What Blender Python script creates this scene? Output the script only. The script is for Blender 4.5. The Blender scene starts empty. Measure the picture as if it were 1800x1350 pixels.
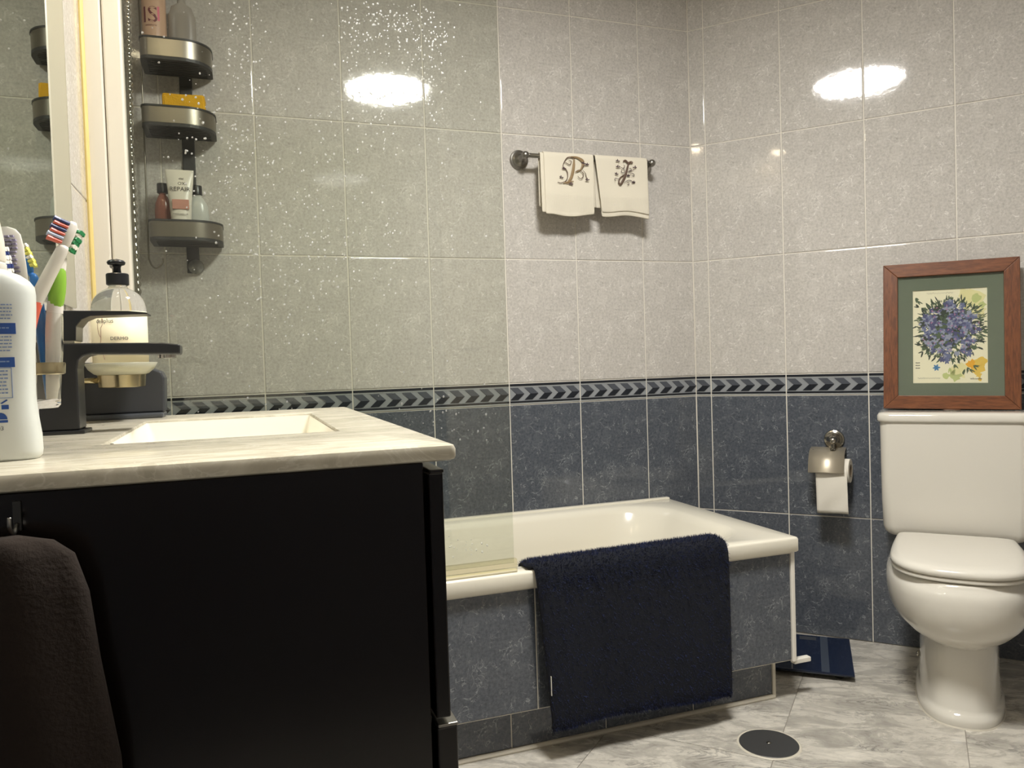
import bpy, bmesh, math, random
from mathutils import Vector, Matrix
random.seed(7)
S = bpy.context.scene
COL = S.collection
PI = math.pi
# ------------------------------------------------------------------ camera
PHI = 0.826076                                   # the right wall leaves the corner at this angle
ND = Vector((math.cos(PHI), -math.sin(PHI), 0))  # along the right wall
NN = Vector((-math.sin(PHI), -math.cos(PHI), 0)) # into the room
cam_d = bpy.data.cameras.new('camera'); cam = bpy.data.objects.new('camera', cam_d); COL.objects.link(cam)
r = Vector((0.9421, -0.3338, -0.0313)); up = Vector((0.0389, 0.0162, 0.9991)); fw = Vector((0.333, 0.9425, -0.0283))
M = Matrix((r, up, -fw)).transposed().to_4x4(); M.translation = Vector((-1.5263, -2.356, 0.9457))
cam.matrix_world = M
cam_d.sensor_width = 36; cam_d.lens = 27.0; cam_d.clip_start = 0.02
S.camera = cam
w = bpy.data.worlds.new('world'); S.world = w; w.use_nodes = True
w.node_tree.nodes['Background'].inputs[0].default_value = (0.02, 0.02, 0.02, 1)
S.view_settings.view_transform = 'Standard'; S.view_settings.look = 'None'
S.view_settings.gamma = 1; S.view_settings.use_curve_mapping = False
S.view_settings.exposure = 0.0
CEIL_E = 132.0      # ceiling lamp emission
MIR_E = 165.0       # mirror lamp emission
# ------------------------------------------------------------------ helpers
def srgb(h):
    c = [int(h[i:i+2], 16)/255 for i in (0, 2, 4)]
    return tuple((x/12.92 if x <= .04045 else ((x+.055)/1.055)**2.4) for x in c) + (1,)
MATS = {}
def mat(name, col=None, rough=.5, metal=0, **kw):
    if name in MATS: return MATS[name]
    m = bpy.data.materials.new(name); m.use_nodes = True
    b = m.node_tree.nodes['Principled BSDF']
    if isinstance(col, str): col = srgb(col)
    if col: b.inputs['Base Color'].default_value = col
    b.inputs['Roughness'].default_value = rough; b.inputs['Metallic'].default_value = metal
    for k, v in kw.items():
        b.inputs[k.replace('_', ' ')].default_value = v
    MATS[name] = m
    return m
class NT:
    def __init__(s, m): s.m = m; s.t = m.node_tree; s.b = s.t.nodes['Principled BSDF']
    def n(s, typ, **kw):
        x = s.t.nodes.new(typ)
        for k, v in kw.items():
            if k.startswith('i_'): x.inputs[k[2:].replace('_', ' ')].default_value = v
            else: setattr(x, k, v)
        return x
    def l(s, a, b): s.t.links.new(a, b)
    def ramp(s, fac, *stops):
        x = s.n('ShaderNodeValToRGB'); e = x.color_ramp.elements
        while len(e) < len(stops): e.new(.5)
        for el, (p, c) in zip(e, stops): el.position = p; el.color = c if len(c) == 4 else (*c, 1)
        s.l(fac, x.inputs[0]); return x.outputs[0]
    def mix(s, f, a, b, mode='MIX'):
        x = s.n('ShaderNodeMix', data_type='RGBA', blend_type=mode)
        for v, i in ((f, 0), (a, 6), (b, 7)):
            if hasattr(v, 'links'): s.l(v, x.inputs[i])
            else: x.inputs[i].default_value = v
        return x.outputs[2]
    def math(s, op, a, b=0.):
        x = s.n('ShaderNodeMath', operation=op)
        for i, v in enumerate((a, b)):
            if hasattr(v, 'links'): s.l(v, x.inputs[i])
            else: x.inputs[i].default_value = v
        return x.outputs[0]
    def bump(s, h, strength=.2, dist=.001):
        x = s.n('ShaderNodeBump'); x.inputs['Strength'].default_value = strength; x.inputs['Distance'].default_value = dist
        s.l(h, x.inputs['Height']); s.l(x.outputs[0], s.b.inputs['Normal'])
    def noise(s, vec, scale, detail=4, rough=.55, dist=0):
        x = s.n('ShaderNodeTexNoise'); x.inputs['Scale'].default_value = scale; x.inputs['Detail'].default_value = detail
        x.inputs['Roughness'].default_value = rough; x.inputs['Distortion'].default_value = dist
        if vec: s.l(vec, x.inputs['Vector'])
        return x.outputs['Fac']
BW = (0, 0, 0); WH = (1, 1, 1)
def tile_mat(name, dark):
    m = mat(name, rough=.055); N = NT(m)
    oc = N.n('ShaderNodeTexCoord').outputs['Object']
    fine = N.noise(oc, 130, 6, .7); mid = N.noise(oc, 22, 5, .6, .6)
    if dark:
        a, b_, c_, v = srgb('484c54'), srgb('5d6168'), srgb('696d73'), srgb('b0b4b7')
    else:
        a, b_, c_, v = srgb('b1aca6'), srgb('c5c0b9'), srgb('cec9c2'), srgb('f0ece6')
    base = N.mix(N.ramp(fine, (.38, BW), (.6, WH)), a, b_)
    base = N.mix(N.ramp(mid, (.5, BW), (.75, (.6,)*3)), base, c_)
    # little squiggles: contour lines of a noise, kept only here and there
    of = N.n('ShaderNodeVectorMath', operation='ADD'); N.l(oc, of.inputs[0]); of.inputs[1].default_value = (3.17, 1.3, 2.41)
    q = N.noise(of.outputs[0], 25, 3, .6, 1.5); q2 = N.noise(of.outputs[0], 14, 3, .55, 2.0)
    l1 = N.ramp(q, (.480, BW), (.5, WH), (.520, BW)); l2 = N.ramp(q2, (.487, BW), (.5, WH), (.513, BW))
    k1 = N.ramp(N.noise(oc, 30, 2), (.51, BW), (.6, WH)); k2 = N.ramp(N.noise(oc, 21, 3), (.5, BW), (.6, WH))
    sq = N.math('MAXIMUM', N.math('MULTIPLY', l1, k1), N.math('MULTIPLY', l2, k2))
    base = N.mix(N.math('MULTIPLY', sq, .55 if dark else .62), base, v)
    # dark flecks
    dk = N.ramp(N.noise(oc, 75, 3, .6, .5), (.60, BW), (.72, WH))
    base = N.mix(N.math('MULTIPLY', dk, .35), base, srgb('2b2f37' if dark else '8b857c'))
    N.l(base, N.b.inputs['Base Color'])
    hgt = N.math('ADD', N.noise(oc, 60, 3), N.math('MULTIPLY', N.noise(oc, 9, 2), 1.5))
    N.bump(hgt, .05, .002)
    return m
T_LIGHT = tile_mat('glazed_light_tile', False); T_DARK = tile_mat('glazed_dark_tile', True)
GROUT = mat('cream_grout', 'dcd6ca', .75)
def marble():
    m = mat('floor_marble', rough=.22); N = NT(m)
    oc = N.n('ShaderNodeTexCoord').outputs['Object']; rnd = N.n('ShaderNodeObjectInfo').outputs['Random']
    mp = N.n('ShaderNodeVectorMath', operation='ADD'); N.l(oc, mp.inputs[0])
    cx = N.n('ShaderNodeCombineXYZ'); N.l(N.math('MULTIPLY', rnd, 17.), cx.inputs[0]); N.l(N.math('MULTIPLY', rnd, 9.), cx.inputs[1]); N.l(cx.outputs[0], mp.inputs[1])
    ro = N.n('ShaderNodeMapping'); ro.inputs['Rotation'].default_value = (0, 0, .55); N.l(mp.outputs[0], ro.inputs[0])
    st = N.n('ShaderNodeMapping'); st.inputs['Scale'].default_value = (1.0, 2.4, 1); N.l(ro.outputs[0], st.inputs[0]); v = st.outputs[0]
    cloud = N.noise(v, 6.5, 9, .68, .7)
    base = N.mix(N.ramp(cloud, (.36, BW), (.66, WH)), srgb('a39e95'), srgb('dcd6ca'))
    vein = N.ramp(N.noise(v, 7, 6, .6, 2.2), (.455, BW), (.5, WH), (.535, BW)); keep = N.ramp(N.noise(v, 6, 3), (.45, BW), (.62, WH))
    base = N.mix(N.math('MULTIPLY', N.math('MULTIPLY', vein, keep), .75), base, srgb('6c6965'))
    sp = N.ramp(N.noise(v, 34, 5, .65, .8), (.5, BW), (.68, WH))
    base = N.mix(N.math('MULTIPLY', sp, .32), base, srgb('7d7973'))
    N.l(base, N.b.inputs['Base Color']); N.l(N.ramp(cloud, (.3, (.2,)*3), (.7, (.34,)*3)), N.b.inputs['Roughness'])
    return m
def cream_stone():
    m = mat('cream_worktop', rough=.16); N = NT(m)
    oc = N.n('ShaderNodeTexCoord').outputs['Object']
    st = N.n('ShaderNodeMapping'); st.inputs['Scale'].default_value = (1, 3.2, 1); N.l(oc, st.inputs[0])
    c = N.noise(st.outputs[0], 9, 6, .6, 1.8)
    base = N.mix(N.ramp(c, (.38, BW), (.62, WH)), srgb('b9b29f'), srgb('d5cebc'))
    ve = N.ramp(N.noise(st.outputs[0], 13, 4, .6, 2), (.475, BW), (.5, WH), (.525, BW))
    base = N.mix(N.math('MULTIPLY', ve, .45), base, srgb('e4dfd1'))
    N.l(base, N.b.inputs['Base Color']); return m
def wood(name, a, b_):
    m = mat(name, rough=.42); N = NT(m)
    oc = N.n('ShaderNodeTexCoord').outputs['Object']
    st = N.n('ShaderNodeMapping'); st.inputs['Scale'].default_value = (9, 60, 60); N.l(oc, st.inputs[0])
    f = N.noise(st.outputs[0], 3, 6, .6, .4)
    N.l(N.mix(N.ramp(f, (.35, BW), (.65, WH)), srgb(a), srgb(b_)), N.b.inputs['Base Color']); N.bump(f, .15, .0006)
    return m
CERAMIC = mat('white_ceramic', 'd8d3c8', .07, Coat_Weight=.3)
ACRYL = mat('white_acrylic', 'e4dece', .16)
CHROME = mat('brushed_chrome', 'a9a59c', .2, 1)
NICKEL = mat('satin_nickel', '8f8c86', .32, 1)
STEEL = mat('caddy_steel', '8d877c', .36, 1)
BLACKM = mat('matt_black', '17181b', .32)
DARKPL = mat('dark_plastic', '2c2c2c', .5)
WHITEPL = mat('white_plastic', 'ece7dc', .35)
ESPRESSO = mat('espresso_gloss', '130d0a', .2)
ALU = mat('white_lacquered_post', 'd5cebf', .3)
def fabric(name, col, sc=400, st=.35, rough=.95):
    m = mat(name, col, rough); N = NT(m)
    oc = N.n('ShaderNodeTexCoord').outputs['Object']; N.bump(N.noise(oc, sc, 3), st, .001); return m
def glass_thin(name, tint, refl=1.0):
    m = mat(name); t = m.node_tree; t.nodes.clear()
    o = t.nodes.new('ShaderNodeOutputMaterial'); tr = t.nodes.new('ShaderNodeBsdfTransparent'); gl = t.nodes.new('ShaderNodeBsdfGlossy')
    fr = t.nodes.new('ShaderNodeFresnel'); mx = t.nodes.new('ShaderNodeMixShader')
    ge = t.nodes.new('ShaderNodeNewGeometry'); mr = t.nodes.new('ShaderNodeMapRange'); mr.inputs['To Min'].default_value = 1.5; mr.inputs['To Max'].default_value = 1/1.5
    t.links.new(ge.outputs['Backfacing'], mr.inputs['Value']); t.links.new(mr.outputs[0], fr.inputs[0]); tr.inputs[0].default_value = tint; gl.inputs['Roughness'].default_value = .02
    gl.inputs[0].default_value = (refl,)*3 + (1,)
    t.links.new(fr.outputs[0], mx.inputs[0]); t.links.new(tr.outputs[0], mx.inputs[1]); t.links.new(gl.outputs[0], mx.inputs[2]); t.links.new(mx.outputs[0], o.inputs[0])
    return m
def emis(name, col, e):
    m = mat(name, col, .4); b = m.node_tree.nodes['Principled BSDF']
    b.inputs['Emission Color'].default_value = col; b.inputs['Emission Strength'].default_value = e; return m

def obj(name, bm, m=None, parent=None, loc=None, rotz=None, smooth=False, angle=None):
    me = bpy.data.meshes.new(name)
    bmesh.ops.recalc_face_normals(bm, faces=bm.faces[:])
    bm.to_mesh(me); bm.free()
    for x in (m if isinstance(m, (list, tuple)) else [m]):
        if x: me.materials.append(x)
    if smooth: me.polygons.foreach_set('use_smooth', [True]*len(me.polygons))
    if angle: me.set_sharp_from_angle(angle=math.radians(angle))
    o = bpy.data.objects.new(name, me); COL.objects.link(o)
    if parent: o.parent = parent
    if loc is not None: o.location = loc
    if rotz is not None: o.rotation_euler.z = rotz
    return o
def link_mesh(name, me, parent=None, loc=(0, 0, 0), rot=(0, 0, 0)):
    o = bpy.data.objects.new(name, me); COL.objects.link(o); o.parent = parent; o.location = loc; o.rotation_euler = rot; return o
def tag(o, label, cat, group=None):
    o['label'] = label; o['category'] = cat
    if group: o['group'] = group
    return o
def struct(o, label=None):
    o['kind'] = 'structure'
    if label: o['label'] = label
    return o
def thing(name, label, cat, loc=(0, 0, 0), rotz=0, group=None):
    o = bpy.data.objects.new(name, None); COL.objects.link(o); o.location = loc; o.rotation_euler.z = rotz
    o.empty_display_size = .05
    return tag(o, label, cat, group)
def box(bm, x0, x1, y0, y1, z0, z1, bev=0, seg=2, mi=0):
    r_ = bmesh.ops.create_cube(bm, size=1)
    for v in r_['verts']:
        v.co = Vector(((x0+x1)/2 + v.co.x*(x1-x0), (y0+y1)/2 + v.co.y*(y1-y0), (z0+z1)/2 + v.co.z*(z1-z0)))
    fs = set(f for v in r_['verts'] for f in v.link_faces)
    for f in fs: f.material_index = mi
    if bev:
        es = list({e for v in r_['verts'] for e in v.link_edges})
        q = bmesh.ops.bevel(bm, geom=es, offset=bev, segments=seg, affect='EDGES', profile=.5, clamp_overlap=True)
        for f in q['faces']: f.material_index = mi
    return bm
def nbox(*a, **k): return box(bmesh.new(), *a, **k)
def loft(bm, rings, cap0=True, cap1=True, closed=True, mi=0):
    vs = [[bm.verts.new(p) for p in rg] for rg in rings]
    n = len(vs[0])
    for a, b_ in zip(vs, vs[1:]):
        for i in range(n if closed else n-1):
            f = bm.faces.new((a[i], a[(i+1) % n], b_[(i+1) % n], b_[i])); f.material_index = mi
    if cap0: bm.faces.new(vs[0][::-1]).material_index = mi
    if cap1: bm.faces.new(vs[-1]).material_index = mi
    return bm
def circ(c, rad, n=32, axis='z', ry=None):
    ry = rad if ry is None else ry; out = []
    for i in range(n):
        a = 2*PI*i/n; p, q = rad*math.cos(a), ry*math.sin(a)
        out.append(Vector(c) + (Vector((p, q, 0)) if axis == 'z' else Vector((p, 0, q)) if axis == 'y' else Vector((0, p, q))))
    return out
def lathe(bm, prof, c=(0, 0, 0), axis='z', n=32, cap0=True, cap1=True, mi=0, sx=1):
    d = {'z': Vector((0, 0, 1)), 'y': Vector((0, 1, 0)), 'x': Vector((1, 0, 0))}[axis]
    return loft(bm, [circ(Vector(c) + d*h, max(rr, 1e-5)*sx, n, axis, max(rr, 1e-5)) for rr, h in prof], cap0, cap1, True, mi)
def tube(bm, pts, rad, n=10, mi=0, cap=True):
    pts = [Vector(p) for p in pts]; rads = rad if isinstance(rad, (list, tuple)) else [rad]*len(pts)
    rings = []; prev = None
    for i, p in enumerate(pts):
        t = (pts[min(i+1, len(pts)-1)] - pts[max(i-1, 0)]).normalized()
        if prev is None:
            a = t.cross(Vector((0, 0, 1)) if abs(t.z) < .9 else Vector((1, 0, 0))).normalized()
        else:
            a = (prev - t*prev.dot(t)).normalized()
        prev = a; b_ = t.cross(a)
        rings.append([p + (a*math.cos(2*PI*k/n) + b_*math.sin(2*PI*k/n))*rads[i] for k in range(n)])
    return loft(bm, rings, cap, cap, True, mi)
def spline(pts, n=8):
    P = [Vector(p) for p in pts]; out = []
    for i in range(len(P)-1):
        p0, p1, p2, p3 = P[max(i-1, 0)], P[i], P[i+1], P[min(i+2, len(P)-1)]
        for k in range(n):
            t = k/n
            out.append(.5*((2*p1) + (p2-p0)*t + (2*p0-5*p1+4*p2-p3)*t*t + (3*p1-p0-3*p2+p3)*t**3))
    out.append(P[-1]); return out
def rrect(x0, x1, y0, y1, rad, z, n=6):
    rs = rad if isinstance(rad, (list, tuple)) else [rad]*4   # radii at corners x1y1, x0y1, x0y0, x1y0
    out = []
    for (cx, cy, a0, q) in ((x1-rs[0], y1-rs[0], 0, rs[0]), (x0+rs[1], y1-rs[1], PI/2, rs[1]), (x0+rs[2], y0+rs[2], PI, rs[2]), (x1-rs[3], y0+rs[3], 1.5*PI, rs[3])):
        for k in range(n+1):
            a = a0 + PI/2*k/n; out.append(Vector((cx + q*math.cos(a), cy + q*math.sin(a), z)))
    return out
def sup(w_, y0, y1, z, n=40, e=2.4, cx=0):
    out = []; c = (y0+y1)/2; d = (y1-y0)/2
    for i in range(n):
        a = 2*PI*i/n; cs, sn = math.cos(a), math.sin(a)
        out.append(Vector((cx + w_*math.copysign(abs(cs)**(2/e), cs), c + d*math.copysign(abs(sn)**(2/e), sn), z)))
    return out
def poly_prism(bm, pts, z0, z1, mi=0, axis='z'):
    f = (lambda p, h: Vector((p[0], p[1], h))) if axis == 'z' else (lambda p, h: Vector((p[0], h, p[1])))
    return loft(bm, [[f(p, z0) for p in pts], [f(p, z1) for p in pts]], True, True, True, mi)
def text_mesh(body, size, m, parent, loc, rot, name='lettering', extrude=.0002, align='LEFT', sx=1):
    cu = bpy.data.curves.new(name, 'FONT'); cu.body = body; cu.size = size; cu.extrude = extrude; cu.align_x = align; cu.resolution_u = 3
    t = bpy.data.objects.new(name+'_tmp', cu); COL.objects.link(t)
    dg = bpy.context.evaluated_depsgraph_get(); me = bpy.data.meshes.new_from_object(t.evaluated_get(dg))
    bpy.data.objects.remove(t); bpy.data.curves.remove(cu); me.name = name
    me.materials.clear(); me.materials.append(m)
    o = link_mesh(name, me, parent, loc, rot); o.scale.x = sx
    return o
def ribbon(bm, pts, widths, y, th=.0006, mi=0, n=6):
    """flat raised stroke in the xz plane, front towards -y"""
    P = spline([(p[0], 0, p[1]) for p in pts], n)
    m_ = len(P); W = []
    for i in range(m_):
        t = i/(m_-1)*(len(widths)-1); k = min(int(t), len(widths)-2); W.append(widths[k] + (widths[k+1]-widths[k])*(t-k))
    rings = []
    for i, p in enumerate(P):
        t = (P[min(i+1, m_-1)] - P[max(i-1, 0)]).normalized(); nrm = Vector((-t.z, 0, t.x))
        a, b_ = p + nrm*W[i], p - nrm*W[i]
        rings.append([Vector((a.x, y, a.z)), Vector((p.x, y-th, p.z)), Vector((b_.x, y, b_.z))])
    return loft(bm, rings, False, False, False, mi)
def leaf(bm, x, z, ang, ln, wd, y, th=.0004, mi=0):
    c, s_ = math.cos(ang), math.sin(ang); pts = [(0, 0), (.35, .5), (.75, .35), (1, 0), (.75, -.35), (.35, -.5)]
    vs = [bm.verts.new((x + (px*ln)*c - (py*wd)*s_, y, z + (px*ln)*s_ + (py*wd)*c)) for px, py in pts]
    bm.faces.new(vs).material_index = mi

# ------------------------------------------------------------------ room shell
ZB0, ZB1 = .8056, .8765; PX = .252; PZ = .4035; G = .0035; H = 2.30; XL = -1.79
ROOM = [(XL, 0), (0, 0), (.847, -.919), (.847, -2.95), (XL, -2.95)]
TCACHE = {}
def tile_mesh(w_, h_, m):
    k = (round(w_, 4), round(h_, 4), m.name)
    if k not in TCACHE:
        bm = bmesh.new(); e = .0022; d = .0012
        x, z = w_/2, h_/2
        loft(bm, [[(-x, .006, -z), (x, .006, -z), (x, .006, z), (-x, .006, z)], [(-x, d, -z), (x, d, -z), (x, d, z), (-x, d, z)],
                  [(-x+e*.4, .0003, -z+e*.4), (x-e*.4, .0003, -z+e*.4), (x-e*.4, .0003, z-e*.4), (-x+e*.4, .0003, z-e*.4)],
                  [(-x+e, 0, -z+e), (x-e, 0, -z+e), (x-e, 0, z-e), (-x+e, 0, z-e)]], False, True)
        bmesh.ops.recalc_face_normals(bm, faces=bm.faces[:])
        me = bpy.data.meshes.new('tile'); bm.to_mesh(me); bm.free(); me.materials.append(m); TCACHE[k] = me
    return TCACHE[k]
B_MID = mat('border_grey', '8f9295', .2); B_TOPF = mat('border_slate', '50535a', .16); B_DK = mat('border_black', '26282d', .14); B_LT = mat('border_pale', 'a4a6a5', .2)
def border_mesh(w_):
    bm = bmesh.new(); h_ = ZB1-ZB0-G; box(bm, -w_/2, w_/2, .0006, .006, -h_/2, h_/2, mi=0)
    for z0, z1, y in ((h_/2-.0075, h_/2-.0002, -.0016), (-h_/2+.0052, -h_/2+.011, -.0018)): box(bm, -w_/2, w_/2, y, .001, z0, z1, .0012, 1, mi=1)
    for z0, z1 in ((h_/2-.0115, h_/2-.0095), (-h_/2+.0002, -h_/2+.0038)): box(bm, -w_/2, w_/2, -.0004, .001, z0, z1, .0003, 1, mi=2)
    bmesh.ops.recalc_face_normals(bm, faces=bm.faces[:])
    me = bpy.data.meshes.new('border_tile'); bm.to_mesh(me); bm.free()
    for m in (B_MID, B_DK, B_LT): me.materials.append(m)
    return me
def chevron_mesh():
    bm = bmesh.new(); a, hh, ww = .0215, .0202, .0282        # tip reach, half height, arm width
    def arm(s_, mi):
        pts = [(0, s_*hh), (ww, s_*hh), (ww+a, 0), (a, 0)]
        vs0 = [bm.verts.new((x, .001, z)) for x, z in pts]; vs1 = [bm.verts.new((x + (.0006 if i in (0, 3) else -.0006), -.0012, z*.97)) for i, (x, z) in enumerate(pts)]
        bm.faces.new(vs1).material_index = mi
        for i in range(4): bm.faces.new((vs0[i], vs0[(i+1) % 4], vs1[(i+1) % 4], vs1[i])).material_index = mi
    arm(1, 0); arm(-1, 1)
    bmesh.ops.recalc_face_normals(bm, faces=bm.faces[:])
    me = bpy.data.meshes.new('chevron'); bm.to_mesh(me); bm.free(); me.materials.append(B_TOPF); me.materials.append(B_DK); return me
CHEV = chevron_mesh(); BCACHE = {}
def tile_wall(wall, edges, rows, border=True, tilt=.0022, flat=()):
    """edges: list of x joints; rows: (z0, z1, material)"""
    for i, (x0, x1) in enumerate(zip(edges, edges[1:])):
        for j, (z0, z1, m) in enumerate(rows):
            me = tile_mesh(x1-x0-G, z1-z0-G, m)
            k = 0 if (i, j) in flat else tilt
            link_mesh('tile', me, wall, ((x0+x1)/2, 0, (z0+z1)/2), (random.uniform(-k, k), 0, random.uniform(-k, k)))
        if border:
            w_ = x1-x0-G; kk = round(w_, 4)
            if kk not in BCACHE: BCACHE[kk] = border_mesh(w_)
            b_ = link_mesh('border_tile', BCACHE[kk], wall, ((x0+x1)/2, 0, (ZB0+ZB1)/2))
            n = max(1, int((w_+.004)/.0495))
            for c in range(n):
                left = i == len(edges)-2 and w_ > .1
                xx = -w_/2 + .0006 + c*.0495 if left else w_/2 - .0505 - c*.0495
                if left or xx > -w_/2 - .002: link_mesh('chevron', CHEV, b_, (xx, 0, .0005))
LROWS = [(0, .4028, T_DARK), (.4028, ZB0, T_DARK), (ZB1, ZB1+PZ, T_LIGHT), (ZB1+PZ, ZB1+2*PZ, T_LIGHT), (ZB1+2*PZ, ZB1+3*PZ, T_LIGHT), (ZB1+3*PZ, H, T_LIGHT)]
wall_back = struct(obj('wall_back', nbox(XL-.1, .12, .0022, .12, 0, H), GROUT), 'grey tiled wall behind the bathtub with a dark lower half')
ex = [XL] + [-(.1992 + i*PX) for i in range(6, -1, -1)] + [0]
tile_wall(wall_back, ex, LROWS, flat=((4, 4), (3, 4), (5, 4)))
wall_right = struct(obj('wall_right', nbox(0, 1.25, .0022, .1, 0, H), GROUT, rotz=-PHI), 'slanting tiled wall behind the toilet')
tile_wall(wall_right, [0, .053, .305, .557, .809, 1.061, 1.25], LROWS, flat=((2, 4), (3, 4)))
wall_left = struct(obj('wall_left', nbox(-2.95, .12, .0022, .1, 0, H), GROUT, loc=(XL, 0, 0), rotz=PI/2), 'tiled wall that carries the mirror')
tile_wall(wall_left, [-2.95] + [-.18 - i*PX for i in range(10, -1, -1)] + [0], LROWS)
def plain_wall(name, x0, x1, y0, y1, low):
    bm = bmesh.new(); box(bm, x0, x1, y0, y1, 0, .84, mi=0); box(bm, x0, x1, y0, y1, .84, H, mi=1)
    return struct(obj(name, bm, [low, T_LIGHT]))
plain_wall('wall_front', XL-.1, .95, -3.05, -2.95, T_DARK); plain_wall('wall_side', .847, .947, -2.95, -.919, T_DARK)
bm = bmesh.new(); box(bm, -.5, .35, -2.95, -2.915, 0, 2.05, .004)
door = struct(obj('door_1', bm, mat('white_door', 'b5aa9a', .5)))
for z0, z1 in ((.15, .95), (1.08, 1.9)): obj('door_panel', nbox(-.38, .23, -2.918, -2.905, z0, z1, .008), MATS['white_door'], door)
obj('door_handle', tube(bmesh.new(), [(-.42, -2.915, 1.02), (-.42, -2.87, 1.02), (-.31, -2.87, 1.02)], .009), CHROME, door)
bm = bmesh.new(); poly_prism(bm, [(XL-.1, .1), (.1, .1), (.95, -.9), (.95, -3.05), (XL-.1, -3.05)], H, H+.1)
struct(obj('ceiling', bm, mat('ceiling_paint', 'c2beb6', .8)))
# floor: 40 x 60 tiles laid parallel to the slanting wall
bm = bmesh.new(); poly_prism(bm, [(XL-.1, .1), (.1, .1), (.95, -.9), (.95, -3.05), (XL-.1, -3.05)], -.1, -.0012)
floor = struct(obj('floor', bm, mat('floor_grout', '8b857b', .8)), 'grey and white marble tile floor')
MARBLE = marble()
def clip(poly, room):
    for i in range(len(room)):
        a, b_ = Vector(room[i]), Vector(room[(i+1) % len(room)]); e = b_-a; out = []
        side = lambda p: -(e.x*(p.y-a.y) - e.y*(p.x-a.x))
        for k in range(len(poly)):
            p, q = poly[k], poly[(k+1) % len(poly)]; sp, sq = side(p), side(q)
            if sp >= 0: out.append(p)
            if (sp >= 0) != (sq >= 0): out.append(p + (q-p)*(sp/(sp-sq)))
        poly = out
        if not poly: return []
    return poly
nd2, nn2 = Vector(ND[:2]), Vector(NN[:2])
for i in range(-7, 9):
    for j in range(-1, 7):
        s0, t0 = -.0145 + .4015*i, -.309 + .6*j; g = .001
        P = [nd2*s_ + nn2*t_ for s_, t_ in ((s0+g, t0+g), (s0+.4015-g, t0+g), (s0+.4015-g, t0+.6-g), (s0+g, t0+.6-g))]
        P = clip(P, ROOM)
        if len(P) < 3: continue
        c = sum(P, Vector((0, 0)))/len(P)
        if max((p-c).length for p in P) < .03: continue
        obj('floor_tile', poly_prism(bmesh.new(), [p-c for p in P], -.001, 0), MARBLE, floor, loc=(c.x, c.y, 0))
# ------------------------------------------------------------------ lamps
lamp = thing('ceiling_lamp', 'round flush ceiling lamp mirrored as white ovals in the tiles', 'lamp', (-.804, -1.368, H))
obj('lamp_rim', lathe(bmesh.new(), [(.2, 0), (.212, 0), (.212, -.022), (.2, -.025), (.197, -.02), (.197, 0)], n=64, cap0=False, cap1=False), WHITEPL, lamp, smooth=True, angle=40)
obj('diffuser', lathe(bmesh.new(), [(.197, -.008), (.194, -.019), (.001, -.021)], n=64, cap0=True), emis('lamp_white', (1, .985, .945, 1), CEIL_E), lamp)
ml = thing('mirror_lamp', 'chrome bar with two warm spotlights above the mirror', 'lamp', (XL, -1.225, 2.17))
obj('back_plate', nbox(.0, .02, -.06, .06, -.03, .03, .004), CHROME, ml)
obj('bar', tube(bmesh.new(), [(.03, -.3, 0), (.03, .3, 0)], .008, 12), CHROME, ml, smooth=True)
for yy in (-.275, .275):
    hd = obj('spot_head', lathe(bmesh.new(), [(.012, .055), (.025, .045), (.04, .01), (.042, -.02), (.040, -.02), (.038, -.012)], (.075, yy, .03), n=32, cap1=False), CHROME, ml, smooth=True, angle=50)
    obj('spot_arm', tube(bmesh.new(), [(.03, yy, 0), (.06, yy, .06), (.075, yy, .083)], .005), CHROME, hd, smooth=True)
    obj('bulb', lathe(bmesh.new(), [(.0385, .02), (.0385, .019), (.001, .018)], (.075, yy, 0), n=32), emis('lamp_warm', (1, .84, .58, 1), MIR_E), hd)
# ------------------------------------------------------------------ mirror on the left wall
mir = tag(obj('wall_mirror', nbox(XL, XL+.006, -1.70, -.872, 1.06, 1.9, .0015, 1), mat('mirror_silver', 'c4c9be', .01, 1)), 'frameless wall mirror above the washbasin', 'mirror')
mat('silicone', 'd9c27a', .45)
# ------------------------------------------------------------------ bathtub
tub = thing('bathtub', 'white built in bathtub with grey tiled front', 'bathtub', (0, 0, 0))
X0, X1, Y0, Y1, ZR = XL+.003, -.128, -.676, -.004, .453
bm = bmesh.new(); n = 10
outer = lambda z, d=0, rr=.008: rrect(X0, X1-d, Y0+d, Y1, [.003, .003, .003, rr], z, n)
def inner(z, l, rgt, f, b_, rad): return rrect(X0+l, X1-rgt, Y0+f, Y1-b_, rad, z, n)
loft(bm, [outer(ZR-.04, .003), outer(ZR-.037), outer(ZR-.006), outer(ZR-.0015, .002), outer(ZR, .006),
          inner(ZR+.001, .07, .085, .05, .058, [.15, .1, .1, .15]), inner(ZR-.004, .078, .1, .056, .068, [.15, .1, .1, .15]), inner(ZR-.02, .084, .118, .062, .078, [.15, .1, .1, .15]),
          inner(ZR-.1, .095, .16, .068, .088, [.15, .1, .1, .15]), inner(ZR-.24, .115, .25, .08, .1, [.15, .1, .1, .15]), inner(ZR-.31, .14, .31, .1, .12, [.14, .1, .1, .14]),
          inner(ZR-.34, .19, .37, .15, .17, [.1, .08, .08, .1])], False, True)
obj('tub_shell', bm, ACRYL, tub, smooth=True, angle=50)
obj('back_lip', nbox(X0, X1-.004, Y1-.02, Y1, ZR-.004, ZR+.006, .003), ACRYL, tub)
SEAL = mat('panel_sealant', 'cfc8b8', .5)
ap = obj('apron', nbox(XL+.003, -.142, -.655, -.6, .113, .414), GROUT, tub)
apx = [XL+.003, -1.641, -1.389, -1.137, -.885, -.633, -.381, -.145]
for a, b_ in zip(apx, apx[1:]):
    link_mesh('tile', tile_mesh(b_-a-.004, .292, T_DARK), ap, ((a+b_)/2, -.6585, .262))
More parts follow.
